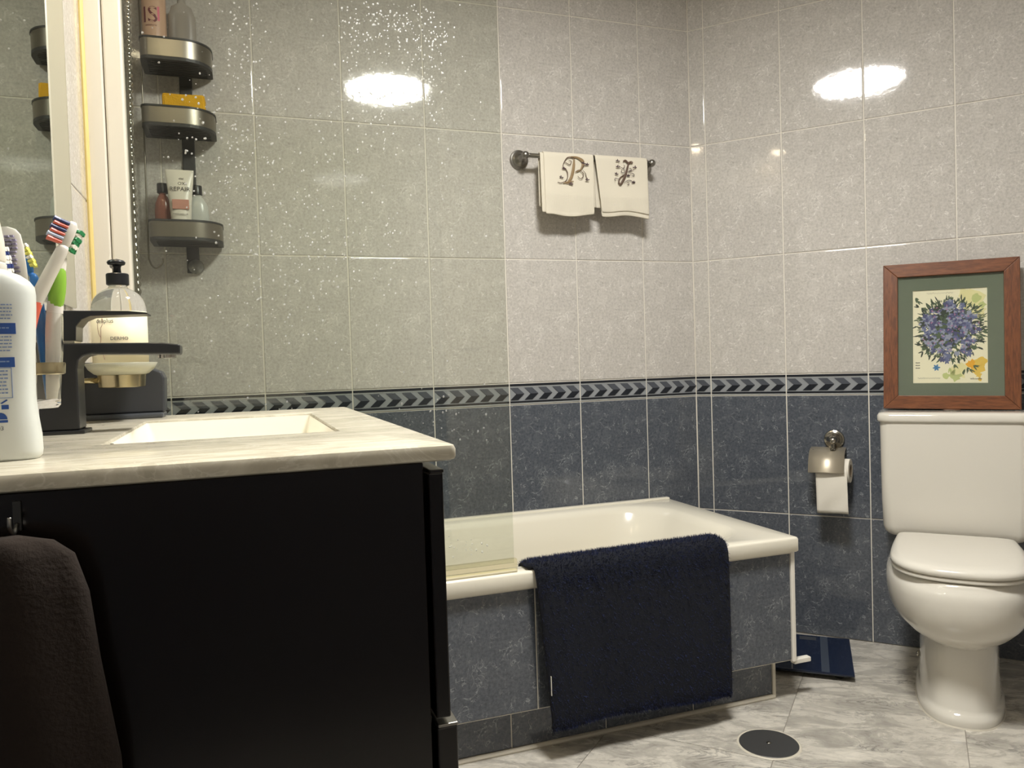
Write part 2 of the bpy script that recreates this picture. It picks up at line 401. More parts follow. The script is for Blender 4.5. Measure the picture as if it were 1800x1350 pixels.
obj('edge_trim', nbox(-.145, -.133, -.662, -.05, .11, .416, .002), WHITEPL, tub)
obj('sealant_line', nbox(XL+.003, -.14, -.661, -.65, .406, .416, .003), SEAL, tub)
pl = obj('plinth', nbox(XL+.003, -.178, -.612, -.56, 0, .113), GROUT, tub)
plx = [XL+.003, -1.70, -1.448, -1.194, -.94, -.686, -.43, -.178]
for a, b_ in zip(plx, plx[1:]):
    link_mesh('tile', tile_mesh(b_-a-.004, .098, T_DARK), pl, ((a+b_)/2, -.6155, .06))
obj('sealant_line', tube(bmesh.new(), [(XL+.01, -.617, .004), (-.175, -.617, .004)], .0065, 8), SEAL, tub)
obj('sealant_line', nbox(-.18, -.170, -.62, -.56, 0, .112, .002), SEAL, tub)
# ------------------------------------------------------------------ shower screen
scr = thing('shower_screen', 'fixed glass shower screen with water drops and white wall post', 'shower screen', (0, 0, 0))
obj('wall_profile', nbox(XL, XL+.036, -.685, -.64, ZR+.0012, 1.98, .003), ALU, scr)
obj('frame_profile', nbox(XL+.037, XL+.071, -.678, -.646, ZR+.0012, 1.98, .004), ALU, scr)
obj('silicone_joint', tube(bmesh.new(), [(XL+.003, -.687, ZR), (XL+.003, -.687, 1.98)], .005, 8), MATS['silicone'], scr)
obj('glass_pane', nbox(XL+.066, -.937, -.664, -.658, ZR+.022, 1.96), glass_thin('screen_glass', (.922, .937, .905, 1)), scr)
sealm = glass_thin('seal_strip', (.95, .93, .84, 1))
ss = obj('bottom_seal', nbox(XL+.072, -.93, -.668, -.653, ZR+.004, ZR+.032, .002), sealm, scr)
obj('seal_fin', nbox(XL+.072, -.93, -.6685, -.652, ZR+.0005, ZR+.0065, .002), mat('yellowed_seal', 'd9d1b4', .4), scr)
bm = bmesh.new()
def drop(x, z, rr, y=-.664, sgn=-1):
    m_ = 9; st = random.uniform(1, 1.35)
    rings = [[(x + rr*math.cos(2*PI*k/m_)*q, y + sgn*rr*hh, z + rr*st*math.sin(2*PI*k/m_)*q) for k in range(m_)] for q, hh in ((1, 0), (.92, .34), (.7, .6), (.38, .74))]
    loft(bm, rings, False, True)
def around(u0, z0, sx, sz, k, rr=.00168):
    for _ in range(int(k*1.25)):
        x, z = random.gauss(u0, sx), random.gauss(z0, sz)
        if -1.71 < x < -.945 and .5 < z < 1.95: drop(x, z, rr*random.uniform(.4, 1.5))
for c in ((-1.19, 1.69, .045, .03, 110), (-1.1, 1.68, .03, .04, 90), (-1.25, 1.66, .03, .05, 70), (-1.11, 1.57, .02, .04, 70), (-1.22, 1.52, .03, .04, 60), (-1.5, 1.62, .03, .1, 90),
          (-1.52, 1.4, .05, .08, 100), (-1.42, 1.33, .1, .1, 110), (-1.35, 1.15, .1, .08, 120), (-1.45, 1.1, .06, .12, 90), (-1.2, 1.35, .12, .15, 70), (-1.05, .53, .04, .02, 26), (-1.05, .82, .08, .06, 40), (-1.4, 1.3, .2, .25, 150)):
    around(*c)
o = obj('water_drops', bm, mat('water', (1, 1, 1, 1), .12, IOR=1.37, Transmission_Weight=.77), scr, smooth=True); o['kind'] = 'stuff'
# ------------------------------------------------------------------ shower hose
bm = bmesh.new(); hp = spline([(-1.742, -.3, 2.05), (-1.747, -.3, 1.8), (-1.753, -.3, 1.5), (-1.752, -.3, 1.2), (-1.752, -.28, .95), (-1.745, -.22, .8)], 62)
tube(bm, hp, [.0062 if i % 4 < 2 else .0088 for i in range(len(hp))], 8)
tag(obj('shower_hose', bm, CHROME, smooth=True, angle=60), 'ribbed chrome shower hose hanging beside the white post', 'hose')
# ------------------------------------------------------------------ shower caddy with its contents
cad = thing('shower_caddy', 'three tier bronze shower caddy on the wall behind glass', 'shelf', (0, -.002, 0))
def shelf(z0, z1, x0, x1, d):
    out = rrect(x0, x1, -d, -.004, [.006, .006, .022, .075], 0, 10)
    inn = rrect(x0+.002, x1-.002, -d+.002, -.006, [.005, .005, .02, .073], 0, 10)
    bm = bmesh.new(); F = lambda P, z: [Vector((p.x, p.y, z)) for p in P]
    loft(bm, [F(out, z0+.008), F(out, z1), F(inn, z1), F(inn, z0+.008), F(out, z0+.008)], False, False)
    s_ = obj('shelf', bm, STEEL, cad, smooth=True, angle=40)
    bm = bmesh.new(); o2 = rrect(x0-.0015, x1+.0015, -d-.0015, -.003, [.006, .006, .023, .076], 0, 10)
    loft(bm, [F(o2, z1-.002), F(o2, z1+.003), F(inn, z1+.003), F(inn, z1-.002), F(o2, z1-.002)], False, False)
    obj('rim', bm, DARKPL, s_, smooth=True, angle=40)
    bm = bmesh.new(); ins = rrect(x0+.014, x1-.014, -d+.014, -.012, [.005, .005, .012, .06], 0, 10)
    loft(bm, [F(out, z0), F(out, z0+.009), F(ins, z0+.009), F(ins, z0), F(out, z0)], False, False)
    y = -.02
    while y > -d+.012:
        xr = x1-.012
        if y < -d+.075: xr = x1-.075+math.sqrt(max(.063**2-(y+d-.075)**2, 0))
        box(bm, x0+.012, xr, y-.004, y+.004, z0+.001, z0+.007); y -= .0135
    obj('slotted_base', bm, DARKPL, s_)
    return s_
shelf(1.772, 1.828, -1.742, -1.566, .128); shelf(1.598, 1.65, -1.745, -1.563, .128); shelf(1.298, 1.35, -1.738, -1.556, .128)
obj('back_strip', nbox(-1.655, -1.622, -.006, 0, 1.225, 1.95, .002), DARKPL, cad)
obj('side_wire', tube(bmesh.new(), spline([(-1.747, -.03, 1.97), (-1.748, -.03, 1.6), (-1.75, -.03, 1.3), (-1.748, -.03, 1.255), (-1.735, -.03, 1.235), (-1.718, -.03, 1.245), (-1.714, -.03, 1.262)], 6), .0022, 8), STEEL, cad, smooth=True)
obj('suction_cup', lathe(bmesh.new(), [(.021, -.006), (.02, -.009), (.012, -.014), (.009, -.022), (.004, -.025)], (-1.632, 0, 1.243), 'y', 20), mat('clear_rubber', (.55, .55, .52, 1), .15, Transmission_Weight=.6), cad, smooth=True)
# top shelf
b1 = tag(obj('shampoo_bottle', lathe(bmesh.new(), [(.0275, 0), (.0305, .003), (.0305, .2), (.026, .213), (.013, .22), (.013, .24)], (0, 0, 0), n=32), mat('rose_gold_plastic', 'c9a68c', .35), loc=(-1.7075, -.07, 1.7805), smooth=True, angle=40), 'peach coloured bottle with big maroon letters in the top tier', 'bottle')
MAROON = mat('maroon_print', '6b2f36', .5)
def wrap_text(body, size, m, parent, rad, z, ang=0, sx=1, name='lettering'):
    t = text_mesh(body, size, m, None, (0, 0, 0), (0, 0, 0), name, .0001, 'CENTER', sx)
    for v in t.data.vertices:
        a = ang + v.co.x*sx/rad; rr = rad + .0003 + v.co.z
        v.co = Vector((rr*math.sin(a), -rr*math.cos(a), z + v.co.y))
    t.scale.x = 1; t.parent = parent; return t
wrap_text('IS', .06, MAROON, b1, .0305, .098, -.28); wrap_text('I', .055, mat('pink_print', 'd5677c', .5), b1, .0305, .103, .45); wrap_text('moisture', .008, MAROON, b1, .0305, .088, -.2)
b2 = tag(obj('conditioner_bottle', loft(bmesh.new(), [sup(a, -.018, .018, z, 28, 2.6) for a, z in ((.03, 0), (.034, .004), (.036, .05), (.035, .13), (.026, .155), (.011, .163), (.011, .18))], True, True), mat('pale_translucent_plastic', 'a49c92', .3, Alpha=.55), loc=(-1.638, -.07, 1.7805), smooth=True, angle=40), 'pale see-through bottle with white print beside the peach bottle', 'bottle')
for i, t in enumerate(('VOLUME', 'BIOTIN')): text_mesh(t, .0125, WHITEPL, b2, (0, -.0215, .056-.013*i), (PI/2, 0, 0), align='CENTER')
# sponge
bm = nbox(-.053, .053, -.03, .03, 0, .086, .006, 2); bmesh.ops.subdivide_edges(bm, edges=bm.edges[:], cuts=2, use_grid_fill=True)
for v in bm.verts: v.co += Vector((random.uniform(-1, 1), random.uniform(-1, 1), random.uniform(-1, 1)))*.0009
spm = mat('sponge_foam', 'd9a520', .9); N_ = NT(spm); N_.bump(N_.noise(N_.n('ShaderNodeTexCoord').outputs['Object'], 260, 3), .7, .002)
tag(obj('bath_sponge', bm, spm, loc=(-1.640, -.08, 1.6065), rotz=-.03), 'yellow sponge block in the middle tier of the caddy', 'sponge')
# low shelf
tb = thing('hair_mask_tube', 'white squeeze tube reading REPAIR in the bottom caddy tier', 'tube', (-1.66, -.088, 1.3065))
obj('tube_body', loft(bmesh.new(), [sup(a, -d, d, z, 32, 2.2) for a, d, z in ((.022, .02, .018), (.0245, .0225, .022), (.0255, .021, .05), (.0285, .016, .1), (.033, .008, .15), (.0355, .0022, .182), (.036, .0015, .187))]), mat('tube_white', 'd8d2c6', .28), tb, smooth=True, angle=50)
obj('cap', lathe(bmesh.new(), [(.022, 0), (.0235, .001), (.0235, .018), (.022, .019)], n=28), WHITEPL, tb, smooth=True, angle=40)
GREYP = mat('grey_print', '5a5450', .6)
text_mesh('REPAIR', .0165, GREYP, tb, (0, -.0122, .128), (PI/2-.1, 0, 0), align='CENTER')
text_mesh('OX', .012, GREYP, tb, (.004, -.0088, .145), (PI/2-.1, 0, 0), align='CENTER'); text_mesh('vital', .008, GREYP, tb, (.004, -.0075, .16), (PI/2-.1, 0, 0), align='CENTER')
obj('label_band', nbox(-.02, .022, -.0205, -.015, .078, .104, .001), mat('dusty_pink', 'b98474', .5), tb)
text_mesh('MASCARILLA', .0065, GREYP, tb, (0, -.0225, .062), (PI/2-.06, 0, 0), align='CENTER')
def cad_bottle(name, label, x, y, col, cap, w_, h_, alpha=1):
    t = thing(name, label, 'bottle', (x, y, 1.3065))
    obj('bottle_body', loft(bmesh.new(), [sup(w_*a, -.02*b_, .02*b_, z*h_, 28, 2.5) for a, b_, z in ((.88, .9, 0), (1, 1, .03), (1, 1, .6), (.9, .95, .78), (.55, .7, .93), (.4, .5, .96), (.4, .5, 1))]), col, t, smooth=True, angle=45)
    obj('cap', lathe(bmesh.new(), [(.013, 0), (.0142, .001), (.0142, .024), (.013, .026)], (0, 0, h_), n=24), cap, t, smooth=True, angle=40)
    return t
cad_bottle('shower_gel_bottle', 'reddish brown bottle with black cap left of the white tube', -1.706, -.06, mat('brown_gel', '8a5546', .2, Alpha=.85), BLACKM, .022, .128)
cad_bottle('lotion_bottle', 'whitish bottle with black cap right of the white tube', -1.62, -.05, mat('milky_plastic', 'b9bab5', .3), BLACKM, .03, .128)
# ------------------------------------------------------------------ towel rail and hand towels
rail = thing('towel_rail', 'satin metal towel rail on the tiled back wall', 'towel rail', (0, 0, 0))
def rosette(parent, x, z, m, outw=.062):
    ro = obj('rosette', lathe(bmesh.new(), [(.031, 0), (.0318, -.004), (.030, -.0085), (.0255, -.0105), (.0245, -.0145), (.019, -.0175), (.0165, -.0225), (.011, -.0265), (.0085, -.034), (.0085, -outw)], (x, 0, z), 'y', 32), m, parent, smooth=True, angle=35)
    obj('end_ball', lathe(bmesh.new(), [(.001, -.0125), (.0075, -.0115), (.0115, -.006), (.0125, 0), (.0115, .006), (.0075, .0105), (.001, .0115)], (x, -outw, z), 'y', 24), m, ro, smooth=True)
rosette(rail, -.647, 1.601, NICKEL); rosette(rail, -.192, 1.601, NICKEL)
obj('bar', tube(bmesh.new(), [(-.647, -.062, 1.601), (-.192, -.062, 1.601)], .0072, 14), NICKEL, rail, smooth=True)
def towel_mat():
    m = mat('waffle_cotton', 'd8d0be', .95); N = NT(m); oc = N.n('ShaderNodeTexCoord').outputs['Object']
    sp = N.n('ShaderNodeSeparateXYZ'); N.l(oc, sp.inputs[0])
    gx = N.math('SINE', N.math('MULTIPLY', sp.outputs[0], 950.)); gz = N.math('SINE', N.math('MULTIPLY', sp.outputs[2], 850.))
    gx = N.math('POWER', N.math('ABSOLUTE', gx), .6); gz = N.math('POWER', N.math('ABSOLUTE', gz), .6)
    wf = N.math('MULTIPLY', gx, gz); band = N.ramp(N.math('ADD', sp.outputs[2], .2), (.066, WH), (.072, BW)); lo = N.ramp(N.math('ADD', sp.outputs[2], .2), (.012, BW), (.016, WH))
    k = N.math('MULTIPLY', band, lo)
    hgt = N.math('ADD', N.math('MULTIPLY', wf, k), N.math('MULTIPLY', N.noise(oc, 900, 2), .35)); N.bump(hgt, .55, .0012); return m
TOW = towel_mat()
def hand_towel(label, x0, x1, zf, zb, skew, seed, extra):
    """origin on top of the bar; the sheet goes down behind the bar, over it and down in front"""
    t = thing('hand_towel', label, 'towel', ((x0+x1)/2, -.062, 1.6105), 0, 'monogrammed towels on the rail')
    rnd = random.Random(seed); ph = rnd.uniform(0, 6)
    def sheet(name, w_, yb, yf, zb_, zf_, xo, skew_, rad):
        bm = bmesh.new(); prof = []
        for k in range(9): prof.append((yb, zb_*(1-k/8) + (-.008)*(k/8), 'b', 1-k/8))
        for k in range(1, 8):
            a = PI*(1-k/8); prof.append(((yb+yf)/2 + (yb-yf)/2*(-math.cos(PI-a))*-1, -.008 + rad*math.sin(a), 't', 0))
        for k in range(0, 15): prof.append((yf, -.008 + (zf_+.008)*k/14, 'f', k/14))
        rings = []
        for (y, z, kind, q) in prof:
            row = []
            for i in range(25):
                u = i/24; x = xo + (u-.5)*w_; fz = z
                if kind == 'f':
                    x += skew_*q*(1-u) ; y2 = y - .004*q*math.sin(u*5+ph) - .003*q*math.sin(u*11+ph)*q; fz = z + (-.004*math.sin(u*3+ph) + .003*math.sin(u*7+ph))*q
                else:
                    y2 = y + .002*q*math.sin(u*6+ph)
                row.append(Vector((x, y2, fz)))
            rings.append(row)
        loft(bm, rings, False, False, False)
        o = obj(name, bm, TOW, t, smooth=True)
        md = o.modifiers.new('thick', 'SOLIDIFY'); md.thickness = .003; md.offset = 0
        md2 = o.modifiers.new('sub', 'SUBSURF'); md2.levels = 1; md2.render_levels = 1
        return o
    w_ = x1-x0
    sheet('cloth', w_, .0125, -.0125, zb, zf, 0, skew, .0125)
    sheet('inner_fold', w_-.006, .0095, -.0088, zb+extra[0], zf+extra[1], extra[2], skew*.7, .0095)
    return t
t1 = hand_towel('cream waffle hand towel embroidered with a letter P', -.590, -.414, -.196, -.165, 0, 1, (-.004, .006, -.014))
t2 = hand_towel('cream waffle hand towel embroidered with a letter J', -.409, -.216, -.183, -.165, .022, 5, (-.002, -.014, .004))
THREAD = mat('tan_thread', '8a7250', .6); THREAD2 = mat('brown_thread', '5b4638', .6); THREAD3 = mat('dark_thread', '463338', .6)
def cx(X, Y, t):   # embroidery layout, on the towel's own plane
    u = 870 + X/5.806; v = 230 + Y/5.806
    return ((u-1000)/485 - .002, -((v-270) - (u-956)*.065)/485 - .002) if t == 0 else ((u-1092)/485, -((v-277) - (u-1046)*.065)/485 - .001)
def emb(t, idx, strokes, leaves):
    y = -.0186
    bms = [bmesh.new() for _ in range(3)]
    for mi, ws, pts in strokes: ribbon(bms[mi], [cx(*p, idx) for p in pts], [q/5.806/485/2 for q in ws], y - .0004*mi, .0009)
    for X, Y in leaves:
        x, z = cx(X, Y, idx)
        for a in (.3, 1.5, 2.7): leaf(bms[2], x, z, a + random.uniform(-.3, .3), .0085, .0042, y-.0012)
    for b_, m, nme in zip(bms, (THREAD, THREAD2, THREAD3), ('embroidery', 'embroidery', 'embroidered_leaves')):
        if b_.verts: obj(nme, b_, m, t)
        else: b_.free()
emb(t1, 0, [(0, (10, 26, 30, 26, 14), [(803, 290), (800, 350), (785, 420), (765, 470), (740, 495)]),
            (1, (4, 10, 8), [(690, 365), (700, 330), (735, 285), (780, 280), (815, 295)]),
            (0, (8, 16, 30, 26, 10, 6), [(770, 275), (830, 280), (885, 310), (890, 350), (860, 395), (812, 412)]),
            (1, (5, 7, 5), [(692, 368), (705, 325), (760, 345), (775, 315), (750, 308)]),
            (1, (8, 8, 6), [(690, 370), (715, 380), (735, 420), (730, 470), (705, 500)]),
            (0, (6, 14, 6), [(690, 510), (740, 500), (795, 495)]), (0, (4, 9, 4), [(715, 515), (760, 512), (785, 518)]),
            (1, (6, 6, 4), [(635, 500), (670, 508), (705, 495)]),
            (1, (4, 7, 5), [(812, 412), (850, 395), (885, 420), (890, 455), (860, 472), (835, 450)]),
            (1, (5, 6, 4), [(890, 400), (915, 430), (925, 480), (935, 495)]), (1, (6, 6, 4), [(880, 385), (900, 355), (935, 350)])],
    [(672, 462), (930, 352), (930, 488), (765, 522), (700, 385), (895, 340)])
emb(t2, 1, [(1, (6, 16, 20, 24, 22, 16), [(1385, 330), (1355, 345), (1335, 400), (1310, 470), (1280, 520), (1262, 545)]),
            (1, (10, 18, 18, 10), [(1295, 332), (1320, 322), (1350, 345), (1385, 340)]), (1, (8, 8, 5), [(1380, 352), (1395, 340), (1380, 328)]),
            (1, (16, 16, 12, 8), [(1262, 545), (1245, 520), (1262, 480), (1310, 450)]),
            (2, (4, 5, 4), [(1240, 360), (1270, 385), (1300, 400), (1310, 430)]), (2, (4, 5, 4), [(1330, 430), (1370, 420), (1415, 405)]),
            (2, (4, 5, 4), [(1295, 395), (1310, 375), (1300, 362)]), (2, (4, 5, 4), [(1350, 420), (1378, 412), (1372, 395), (1355, 398)]),
            (2, (4, 5, 4), [(1310, 430), (1285, 435), (1272, 420), (1285, 408)]), (2, (4, 6, 4), [(1355, 445), (1390, 440), (1408, 455), (1395, 468), (1380, 460)]),
            (2, (4, 6, 4), [(1215, 512), (1203, 495), (1215, 485), (1250, 492)]), (2, (4, 6, 4), [(1300, 525), (1345, 505), (1385, 515), (1405, 535)]), (2, (4, 6, 4), [(1325, 520), (1350, 530), (1345, 548), (1330, 545)])],
    [(1240, 330), (1238, 385), (1222, 450), (1415, 390), (1345, 468), (1398, 530)])
# ------------------------------------------------------------------ bath mat over the tub edge
NAVY = mat('navy_pile', '0d1222', .95); N_ = NT(NAVY); N_.l(N_.mix(N_.ramp(N_.noise(N_.n('ShaderNodeTexCoord').outputs['Object'], 55, 4, .7, .5), (.38, BW), (.62, WH)), srgb('070c20'), srgb('1e2a52')), N_.b.inputs['Base Color']); NAVYB = fabric('navy_backing', '0a0e1a', 300, .4)
mtx0, mtx1 = -.893, -.368
mt = thing('bath_mat', 'navy shaggy bath mat draped over the tub edge', 'bath mat', ((mtx0+mtx1)/2, -.676, 0))
prof = [(.084, ZR-.13), (.08, ZR-.05), (.068, ZR-.004), (.045, ZR+.010), (.02, ZR+.012), (-.002, ZR+.008), (-.014, ZR-.012), (-.018, ZR-.05), (-.02, ZR-.15), (-.022, ZR-.26), (-.022, .1), (-.018, .083)]
pp = [(p.x, p.z) for p in spline([(a, 0, b_) for a, b_ in prof], 5)]
def mat_pt(u, k):
    y, z = pp[k]; q = max(0, (ZR - z)/.37)
    x = (u-.5)*(mtx1-mtx0) + (.03*(1-u))*q*.9*(1 if y < 0 else 0) - .012*(1-q)*(1-u if y > .01 else 0)
    y2 = y - .004*math.sin(u*9 + 1)*q - .003*math.sin(u*17)*q
    e = min(u, 1-u)
    if e < .02: z -= (.02-e)*.25
    z2 = z + (.006*math.sin(u*4) - .006*u)*(1 if k == len(pp)-1 else .4*q) + (.007*u if z > ZR-.02 else 0)
    return Vector((x, y2, z2))
bm = bmesh.new(); NU = 46
loft(bm, [[mat_pt(i/NU, k) for i in range(NU+1)] for k in range(len(pp))], False, False, False)
mo = obj('backing', bm, NAVYB, mt, smooth=True); md = mo.modifiers.new('t', 'SOLIDIFY'); md.thickness = .012; md.offset = 0
bm = bmesh.new(); rnd = random.Random(3)
for _ in range(42000):
    k = rnd.uniform(0, len(pp)-1.001); u = rnd.random(); k0 = int(k); f = k-k0
    a = mat_pt(u, k0); b_ = mat_pt(u, k0+1); p = a.lerp(b_, f); tz = (b_-a).normalized(); nrm = Vector((1, 0, 0)).cross(tz).normalized()
    if (nrm.y > 0 and pp[k0][0] < .0) or (nrm.z < 0 and pp[k0][1] > ZR): nrm = -nrm
    h_ = rnd.uniform(.009, .016); d_ = (nrm + Vector((rnd.gauss(0, .45), rnd.gauss(0, .3), rnd.gauss(-.25, .45)))).normalized()
    s_ = d_.cross(Vector((rnd.gauss(0, 1), rnd.gauss(0, 1), rnd.gauss(0, 1)))).normalized()*.0011
    bm.faces.new((bm.verts.new(p - s_), bm.verts.new(p + s_), bm.verts.new(p + d_*h_)))
me = bpy.data.meshes.new('pile'); bm.to_mesh(me); bm.free(); me.materials.append(NAVY)
link_mesh('pile', me, mt)['kind'] = 'stuff'
obj('care_label', nbox(mtx0-(mtx0+mtx1)/2+.022, mtx0-(mtx0+mtx1)/2+.0235, -.034, -.016, .165, .21), WHITEPL, mt)
# ------------------------------------------------------------------ floor drain, scale
dr = thing('floor_drain', 'round dark drain cover set into the marble floor', 'drain', (-.352, -.821, 0))
obj('cover', lathe(bmesh.new(), [(.0695, 0), (.0695, .002), (.068, .003), (.001, .0034)], n=56), mat('drain_grey', '3a3a3a', .45), dr, smooth=True, angle=30)
obj('sealant_ring', lathe(bmesh.new(), [(.0698, 0), (.0698, .0022), (.0745, .0016), (.0755, 0)], n=56, cap0=False, cap1=False), SEAL, dr, smooth=True)
obj('screw', lathe(bmesh.new(), [(.006, .0032), (.006, .0045), (.004, .0052), (.001, .0053)], n=20), CHROME, dr, smooth=True)
A, Bp = Vector((.286, -.404)), Vector((.089, -.635)); e = (A-Bp).normalized(); pc = Vector((-e.y, e.x))
ctr = (A+Bp)/2 + pc*.15
sc = thing('bathroom_scale', 'dark blue glass bathroom scale behind the tub end', 'scale', (ctr.x, ctr.y, 0), math.atan2(e.y, e.x) - PI/2)
obj('glass_platform', nbox(-.15, .15, -.15, .15, .017, .024, .0015), mat('navy_glass', '0c1a33', .06), sc)
obj('base', nbox(-.135, .135, -.135, .135, .009, .017), DARKPL, sc)
for x in (-.11, .11):
    for y in (-.11, .11): obj('foot', lathe(bmesh.new(), [(.014, 0), (.014, .009)], (x, y, 0), n=16), BLACKM, sc)
obj('grey_band', nbox(.062, .084, -.148, .148, .024, .0244), mat('scale_band', '3b4350', .35), sc)
obj('display', nbox(.0, .05, .105, .135, .024, .0244), mat('scale_display', '3a3d42', .3), sc)
wb = bmesh.new(); box(wb, 0, .055, -.012, .006, .098, .111, .002)
tag(obj('plastic_clip', wb, WHITEPL, loc=(-.132, -.64, 0)), 'small white plastic clip sticking out of the tub end above the scale', 'clip')
# ------------------------------------------------------------------ toilet on the slanting wall (local x along wall, -y into room)
S0 = .785; P0 = ND*S0
wc = thing('toilet', 'white ceramic toilet with closed lid and cistern', 'toilet', P0, -PHI)
obj('pedestal', loft(bmesh.new(), [sup(a, -t1_, -t0_, z, 48, e_) for z, a, t0_, t1_, e_ in ((0, .104, .06, .545, 2.6), (.014, .105, .06, .546, 2.6), (.024, .1035, .06, .543, 2.6), (.03, .099, .06, .534, 2.6), (.04, .097, .06, .528, 2.6), (.1, .0945, .06, .518, 2.6), (.18, .0935, .06, .51, 2.6), (.25, .095, .06, .51, 2.5), (.3, .1, .06, .52, 2.4))]), CERAMIC, wc, smooth=True, angle=60)
bowl = obj('bowl', loft(bmesh.new(), [sup(a, -t1_, -t0_, z, 56, e_) for z, a, t0_, t1_, e_ in ((.185, .07, .1, .50, 2.3), (.198, .108, .08, .535, 2.3), (.218, .133, .06, .566, 2.3), (.245, .155, .05, .592, 2.35), (.275, .1685, .04, .608, 2.4), (.303, .1735, .03, .615, 2.4), (.328, .1745, .03, .617, 2.45), (.345, .173, .03, .615, 2.45), (.356, .169, .03, .61, 2.45), (.362, .164, .03, .604, 2.45), (.367, .162, .03, .602, 2.45), (.3735, .160, .03, .599, 2.45), (.375, .155, .03, .59, 2.45))]), CERAMIC, wc, smooth=True, angle=60)
def dring(hw_b, hw, tb, tf, z, n=26):
    """D outline: straight back edge, widening sides and a full round front"""
    out = [Vector((-hw_b, -tb, z))]
    for k in range(1, 6): out.append(Vector((-(hw_b + (hw-hw_b)*math.sin(k/6*PI/2)), -(tb + (tf-.17-tb)*k/6), z)))
    for k in range(n+1):
        a = PI*k/n; out.append(Vector((-hw*math.copysign(abs(math.cos(a))**(2/2.5), math.cos(a)), -(tf-.17 + .17*abs(math.sin(a))**(2/2.5)), z)))
    for k in range(5, 0, -1): out.append(Vector(((hw_b + (hw-hw_b)*math.sin(k/6*PI/2)), -(tb + (tf-.17-tb)*k/6), z)))
    out.append(Vector((hw_b, -tb, z))); return out
SEATM = mat('seat_plastic', 'd9d4c9', .22)
obj('seat', loft(bmesh.new(), [dring(.147-d, .158-d, .215, .602-d, z) for d, z in ((.005, .377), (0, .381), (0, .386), (.004, .389))]), SEATM, wc, smooth=True, angle=50)
obj('lid', loft(bmesh.new(), [dring(.149-d, .16-d, .213, .606-d, z) for d, z in ((.004, .3905), (.0005, .394), (0, .401), (.003, .407), (.009, .411), (.02, .413), (.05, .4145))]), SEATM, wc, smooth=True, angle=50)
for x in (-.075, .075): obj('hinge', nbox(x-.018, x+.018, -.225, -.2, .376, .4, .004), SEATM, wc)
def tk(hw, z, tf=.185, rad=.03): return rrect(-hw, hw, -tf, -.012, [.01, .01, rad, rad], z, 8)
obj('cistern', loft(bmesh.new(), [tk(.162, .392, .165), tk(.172, .394, .173), tk(.181, .404, .18), tk(.186, .42, .184), tk(.189, .5), tk(.191, .733)]), CERAMIC, wc, smooth=True, angle=50)
obj('cistern_lid', loft(bmesh.new(), [tk(.191, .732), tk(.1965, .734, .191, .032), tk(.198, .739, .193, .034), tk(.198, .752, .193, .034), tk(.194, .7585, .189, .034), tk(.185, .761, .18, .03), tk(.16, .762, .16, .03)]), CERAMIC, wc, smooth=True, angle=60)
fb = obj('flush_button', lathe(bmesh.new(), [(.0235, .761), (.0235, .7645), (.02, .766), (.001, .7665)], (.0, -.112, 0), n=32), CHROME, wc, smooth=True, angle=40)
obj('floor_bolt', lathe(bmesh.new(), [(.007, 0), (.007, -.004), (.004, -.007), (.001, -.0075)], (-.0955, -.33, .1), 'x', 16), CHROME, wc, smooth=True)
obj('base_sealant', loft(bmesh.new(), [sup(.1065, -.548, -.06, 0, 48, 2.6), sup(.1045, -.546, -.06, .004, 48, 2.6)], False, False), SEAL, wc, smooth=True)
# ------------------------------------------------------------------ framed watercolour on the cistern
tilt = math.asin((.052-.012)/.445)
fr = thing('framed_watercolour', 'brown wooden frame with a blue flower watercolour leaning above the toilet', 'picture', ND*.7815 + NN*.075 + Vector((0, 0, .7642)), -PHI)
fr.rotation_mode = 'XYZ'; fr.rotation_euler = (-tilt, math.radians(.55), -PHI)
WOODF = wood('frame_wood', '5a321b', '7c4a2a'); FW, FH, MW = .1785, .444, .040
def rail_(name, pts, ry):
    bm = bmesh.new(); poly_prism(bm, pts, 0, -.02, 0, 'y'); o = obj(name, bm, WOODF, fr)
    md = o.modifiers.new('b', 'BEVEL'); md.width = .0015; md.segments = 2; return o
g = .0002
rail_('frame_rail', [(-FW, 0), (FW, 0), (FW-MW, MW), (-FW+MW, MW)], 0); rail_('frame_rail', [(-FW, FH), (FW, FH), (FW-MW, FH-MW), (-FW+MW, FH-MW)], 0)
WOODV = wood('frame_wood_upright', '5a321b', '7c4a2a'); MATS['frame_wood_upright'].node_tree.nodes['Mapping'].inputs['Scale'].default_value = (60, 60, 9)
for s_ in (-1, 1):
    o = rail_('frame_stile', [(s_*FW, g), (s_*FW, FH-g), (s_*(FW-MW), FH-MW-g), (s_*(FW-MW), MW+g)], 0); o.data.materials[0] = WOODV
obj('backing_board', nbox(-FW+.01, FW-.01, -.004, 0, .01, FH-.01), DARKPL, fr)
SAGE = mat('sage_mount', '666e5f', .85)
bm = bmesh.new(); PXh, PZ0, PZ1 = .0975, .078, .361; a_, z0_, z1_ = FW-MW+.002, MW-.002, FH-MW+.002
for r_ in ((-a_, a_, z0_, PZ0), (-a_, a_, PZ1, z1_), (-a_, -PXh, PZ0, PZ1), (PXh, a_, PZ0, PZ1)): box(bm, r_[0], r_[1], -.0085, -.006, r_[2], r_[3])
obj('mount_board', bm, SAGE, fr)
obj('paper', nbox(-PXh-.005, PXh+.005, -.006, -.005, PZ0-.005, PZ1+.005), mat('ivory_paper', 'ece3cb', .9), fr)
pal = {n_: mat('paint_'+n_, c, .9) for n_, c in dict(blue='686d94', violet='50527a', pale='9699b0', pink='b87ba0', leaf='51604a', dleaf='363f38', lime='bcc184', yellow='e0bb54', sun='e3a52c', ink='4b4a4d', cyan='4c7fb0', wash='e2d8a6').items()}
pk = list(pal); bm = bmesh.new(); rn = random.Random(11); ORD = [0]
